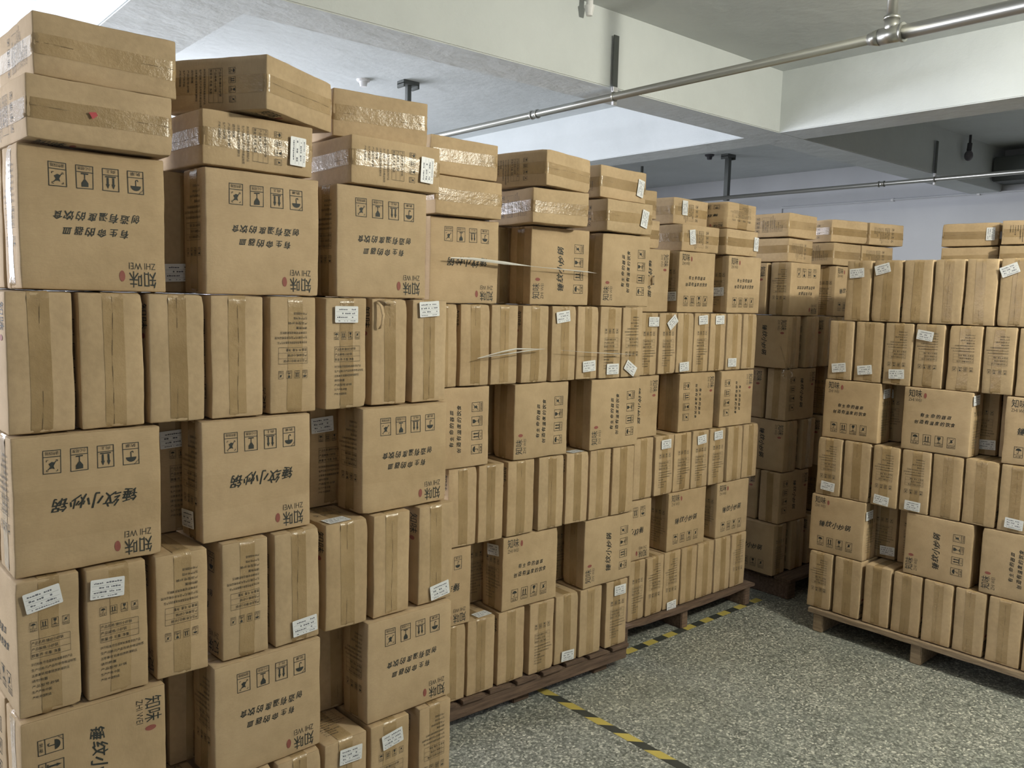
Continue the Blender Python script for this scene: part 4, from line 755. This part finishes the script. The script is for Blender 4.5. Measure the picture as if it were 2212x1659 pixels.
def fold_glint(o,pts,w=.006):
    mb=MB(); n=len(pts)
    for i,((x,y,z),(X,Y,Z)) in enumerate(zip(pts,pts[1:])):
        a=w*(.25+.75*math.sin(PI*(i+.15)/n)); b=w*(.25+.75*math.sin(PI*(i+1)/n)) if i<n-2 else .0006
        mb.add([(x,y,z-a/2),(X,Y,Z-b/2),(X,Y-.003,Z),(x,y-.003,z),(X,Y,Z+b/2),(x,y,z+a/2)],[(0,1,2,3),(3,2,4,5)])
    return obj('film_fold_glint',mb.mesh('film_fold_glint',[fold_glintm],smooth=True),o)
def F(y0,yawd,*uv): return [fpos(y0,yawd,u,v) for u,v in uv]
film_sheet('f',F(2.219,2.62,(.46,.035),(1.86,.035)),1.30,1.43,'clear film band across the fourth row of the nearest left stack',seed=2)
fs1=film_sheet('f',F(2.876,-1.06,(1.87,-.06),(2.4,-.06),(3.23,-.055))+F(2.989,-.21,(3.40,.0)),2.035,2.10,'glossy clear film band across the sixth row of the second left stack',-.03,seed=1)
fs2=film_sheet('f',F(2.876,-1.06,(1.99,-.055),(3.22,-.055)),1.635,1.73,'glinting clear film band across the fifth row of the second left stack',seed=3)
film_sheet('f',F(2.989,-.21,(3.43,-.024),(4.58,-.024)),1.90,2.0,'clear film band across the sixth row of the third left stack',seed=4)
film_sheet('f',F(2.989,-.21,(3.43,-.024),(4.55,-.024)),1.30,1.40,'clear film band across the fourth row of the third left stack',seed=5)
def FP(y0,yawd,l):
    return [(*fpos(y0,yawd,u,v),z) for u,v,z in l]
fold_glint(fs1,FP(2.876,-1.06,[(1.97,-.072,2.088),(2.08,-.075,2.089),(2.25,-.075,2.080),(2.42,-.075,2.072)]),.013)
fold_glint(fs1,FP(2.876,-1.06,[(2.40,-.075,2.072),(2.55,-.075,2.068),(2.75,-.072,2.062),(2.81,-.07,2.058)]),.005)
fold_glint(fs2,FP(2.876,-1.06,[(2.12,-.068,1.675),(2.25,-.07,1.70),(2.33,-.07,1.711),(2.50,-.068,1.708)]),.007)
fold_glint(fs2,FP(2.876,-1.06,[(2.12,-.068,1.675),(2.28,-.07,1.690),(2.40,-.07,1.702),(2.50,-.068,1.708)]),.005)
fold_glint(fs2,FP(2.876,-1.06,[(2.60,-.068,1.700),(2.75,-.07,1.688),(2.95,-.068,1.676),(3.1,-.066,1.670)]),.003)
# knotted ball of film hanging at the corner of the shaded stack
kb=bmesh.new(); bmesh.ops.create_icosphere(kb,subdivisions=4,radius=.034)
for v_ in kb.verts: v_.co*=1+.45*noise.noise(v_.co*60)+.2*noise.noise(v_.co*150)
km=bpy.data.meshes.new('film_knot'); kb.to_mesh(km); kb.free(); km.materials.append(film)
knot=empty('film_knot',(4.80,2.90,1.50),0,'crumpled ball of clear film hanging at the shaded stack corner','plastic film')
obj('film_ball',km,knot)
mb=MB(); mb.tube((0,0,.02),(-.05,.03,.17),.006,8,r2=.002); mb.tube((.005,0,.02),(.03,.02,.12),.005,8,r2=.002); obj('film_tail',mb.mesh('film_tail',[film],smooth=True),knot)
# ---------------- floor marking tape ----------------
def hazard(name,x,y,rz,length,label,pitch=.18,skew=0.0,width=.048):
    mb=MB(); n=int(length/(pitch/2)); w=width; q=pitch/2
    for i in range(n):
        a=i*q; b=(i+1)*q; s=skew; z=.0012
        lo=lambda t:max(0,min(length,t))
        mb.add([(lo(a),0,z),(lo(b),0,z),(lo(b+s),w,z),(lo(a+s),w,z)],[(0,1,2,3)],i%2)
        mb.add([(lo(a),0,0.0002),(lo(b),0,0.0002),(lo(b+s),w,0.0002),(lo(a+s),w,0.0002)],[(0,1,2,3)],i%2)
    o=obj(name,mb.mesh(name,[yel,blk])); o.location=(x,y,0); o.rotation_euler=(0,0,rz); return tag(o,label,'floor tape','yellow and black floor marking tape')
hazard('floor_marking_tape',3.02,2.905,math.radians(1.2),1.78,'yellow and black hazard tape running along the left pallets')
hazard('floor_marking_tape',2.695,2.93,-PI/2,2.9,'yellow and black hazard tape crossing the open floor towards the camera',skew=.05,width=.05)
# ---------------- pipes and ceiling fittings ----------------
def pipe(x,z,segs,label,couplings,tee=None):
    t=empty('sprinkler_pipe',(x,segs[0][0],z),0,label,'pipe'); Y0=segs[0][0]
    for (a,b,r) in segs:
        mb=MB(); mb.tube((0,a-Y0,0),(0,b-Y0,0),r,24); obj('pipe_run',mb.mesh('pipe_run',[steel],smooth=False),t)
    for (y,r) in couplings:
        mb=MB(); mb.tube((0,y-Y0-.03,0),(0,y-Y0+.03,0),r*1.12,24)
        for q in (-.03,.022): mb.tube((0,y-Y0+q,0),(0,y-Y0+q+.008,0),r*1.36,24)
        obj('coupling',mb.mesh('coupling',[steel]),t)
    if tee:
        y,r,r2=tee; mb=MB(); mb.tube((0,y-Y0-.055,0),(0,y-Y0+.055,0),r2*1.16,24); mb.tube((0,y-Y0,0),(0,y-Y0,.075),r*1.25,24); mb.tube((0,y-Y0,.066),(0,y-Y0,.08),r*1.45,24)
        mb.tube((0,y-Y0-.06,0),(0,y-Y0-.048,0),r2*1.36,24); mb.tube((0,y-Y0+.05,0),(0,y-Y0+.1,0),r2*1.2,24,r2=r*1.1)
        obj('tee_fitting',mb.mesh('tee_fitting',[steel]),t)
        mb=MB(); mb.tube((0,y-Y0,.06),(0,y-Y0,ROOM['zc']-z),r,24); obj('riser',mb.mesh('riser',[steel]),t)
    for c in t.children:
        for p in c.data.polygons: p.use_smooth=len(p.vertices)==4
    return t
PZ=3.147
pipe(3.775,PZ,[(-4.9,1.86,.031),(1.86,8.9,.0225)],'thick steel sprinkler pipe running below the near ceiling beam',[(4.25,.0225),(6.8,.0225)],tee=(1.87,.024,.031))
pipe(8.2,PZ,[(-4.9,8.9,.022)],'thin dark sprinkler pipe in the far ceiling bay',[(4.05,.022),(1.2,.022)])
def strap(x,y,z,top,label):
    t=empty('pipe_hanger',(x,y,z),0,label,'pipe hanger','flat pipe hangers bolted to the beams')
    mb=MB(); mb.box((-.021,-.003,.03),(.021,.003,top-z)); obj('flat_bar',mb.mesh('flat_bar',[strapm]),t)
    mb=MB(); r=.0275
    for i in range(20):
        a,b=2*PI*i/20,2*PI*(i+1)/20
        mb.tube((math.cos(a)*r,0,math.sin(a)*r),(math.cos(b)*r,0,math.sin(b)*r),.0045,6)
    obj('clamp_ring',mb.mesh('clamp_ring',[steel]),t)
    mb=MB(); mb.box((-.021,-.009,.025),(.021,.009,.055)); obj('clamp_plate',mb.mesh('clamp_plate',[white],bev=.002),t)
    mb=MB(); mb.box((-.016,-.009,-.05),(.016,.009,-.03)); obj('clamp_nut',mb.mesh('clamp_nut',[white],bev=.002),t)
strap(3.775,3.54,PZ,3.50,'dark flat bar hanger holding the near sprinkler pipe')
strap(8.2,3.54,PZ,3.50,'dark flat bar hanger holding the far sprinkler pipe')
def post(x,y,z,label,plate=True,r=.018,cut=0):
    zc=ROOM['zc']; t=empty('ceiling_hanger',(x,y,zc),0,label,'pipe hanger','steel posts hanging from the ceiling')
    mb=MB(); mb.box((-r,-r,z-zc-.03),(r,r,-.0)); obj('post',mb.mesh('post',[strapm]),t)
    if plate: mb=MB(); mb.box((-.075,-.05,-.03),(.075,.05,-.0)); mb.box((-.075,-.05,-.055),(-.06,.05,-.02)); mb.box((.06,-.05,-.055),(.075,.05,-.02)); obj('ceiling_plate',mb.mesh('ceiling_plate',[strapm],bev=.002),t)
    mb=MB(); r3=.028
    for i in range(16):
        a,b=2*PI*i/16,2*PI*(i+1)/16
        mb.tube((math.cos(a)*r3,0,z-zc+math.sin(a)*r3),(math.cos(b)*r3,0,z-zc+math.sin(b)*r3),.005,6)
    obj('clamp_ring',mb.mesh('clamp_ring',[steel]),t)
post(3.815,5.84,PZ,'grey hanger with ceiling plate above the stacked cartons'); post(8.24,5.9,PZ,'dark post with round plate holding the far pipe',r=.026); post(8.24,7.2,PZ,'thin dark rod hanger at the left end of the far pipe',plate=False,r=.012)
def detector(x,y,label,dn=False):
    zc=ROOM['zc']; t=empty('smoke_detector',(x,y,zc),0,label,'smoke detector')
    m=white if not dn else darkm
    mb=MB(); mb.tube((0,0,0),(0,0,-.018),.055,24,r2=.05); obj('base',mb.mesh('base',[m],smooth=False),t)
    mb=MB(); mb.tube((0,0,-.018),(0,0,-.055),.034,24,r2=.026); obj('sensor_head',mb.mesh('sensor_head',[m],smooth=False),t)
detector(3.524,6.048,'white ceiling detector above the nearest carton stacks'); detector(8.1,6.06,'dark ceiling detector in the far ceiling bay',True)
t=empty('ceiling_sprinkler',(3.50,3.5,ROOM['zc']),0,'grey sprinkler fitting on the ceiling beside the near beam','sprinkler')
mb=MB(); mb.tube((0,0,0),(0,0,-.05),.02,16); obj('nipple',mb.mesh('nipple',[white]),t)
mb=MB(); mb.tube((0,0,-.045),(0,0,-.1),.03,16,r2=.018); obj('head_body',mb.mesh('head_body',[white]),t)
# the two bare lamps that light the near bay, behind the camera
for (x,y,z,p_,c_) in LAMPS:
    t=empty('pendant_lamp',(x,y,ROOM['zc']),0,'bare pendant lamp on a short cable over the open floor','lamp','bare pendant lamps')
    mb=MB(); mb.tube((0,0,0),(0,0,z+.16-ROOM['zc']),.006,10); obj('cable',mb.mesh('cable',[darkm]),t)
    mb=MB(); mb.tube((0,0,z+.24-ROOM['zc']),(0,0,z+.115-ROOM['zc']),.03,18); obj('socket',mb.mesh('socket',[white]),t)
# hanging lamp holder in the dark bay
t=empty('lamp_holder',(8.83,3.5,ROOM['zc']),0,'dark lamp holder with bulb hanging against the far beam','lamp')
mb=MB(); mb.tube((0,0,0),(0,0,-.09),.012,12); obj('cable',mb.mesh('cable',[darkm]),t)
mb=MB(); mb.tube((0,0,-.08),(-.01,0,-.15),.022,16); obj('socket',mb.mesh('socket',[darkm]),t)
kb=bmesh.new(); bmesh.ops.create_uvsphere(kb,u_segments=20,v_segments=14,radius=.04); km=bpy.data.meshes.new('bulb'); kb.to_mesh(km); kb.free()
for p in km.polygons: p.use_smooth=True
gbulb=mat('grey_bulb_glass',(.12,.11,.13),.3); km.materials.append(gbulb); o=obj('bulb',km,t); o.location=(-.01,0,-.2); o.scale=(1,1,1.3)
# conduit on the far wall
t=empty('wall_conduit',(9.885,6.2,3.2),0,'thin grey conduit running along the far wall','conduit')
mb=MB(); mb.tube((0,0,0),(0,-10.5,.012),.012,12); obj('conduit_run',mb.mesh('conduit_run',[wallp],smooth=False),t)
mb=MB(); mb.tube((0,0,0),(0,0,-1.2),.008,12); obj('conduit_drop',mb.mesh('conduit_drop',[wallp]),t)
for y in (-1.45,-2.4): mb=MB(); mb.tube((0,y,0),(0,y-.03,0),.019,12); obj('conduit_clip',mb.mesh('conduit_clip',[white]),t)
# solid dark box standing in for the shaded recess at the right end of the far bay
mb=MB(); mb.box((9.55,1.0,3.27),(9.895,3.54,3.52)); 
o=obj('recess_box',mb.mesh('recess_box',[strapm],bev=.01)); tag(o,'dark box in place of the shaded duct at the right end of the far beam','recess')
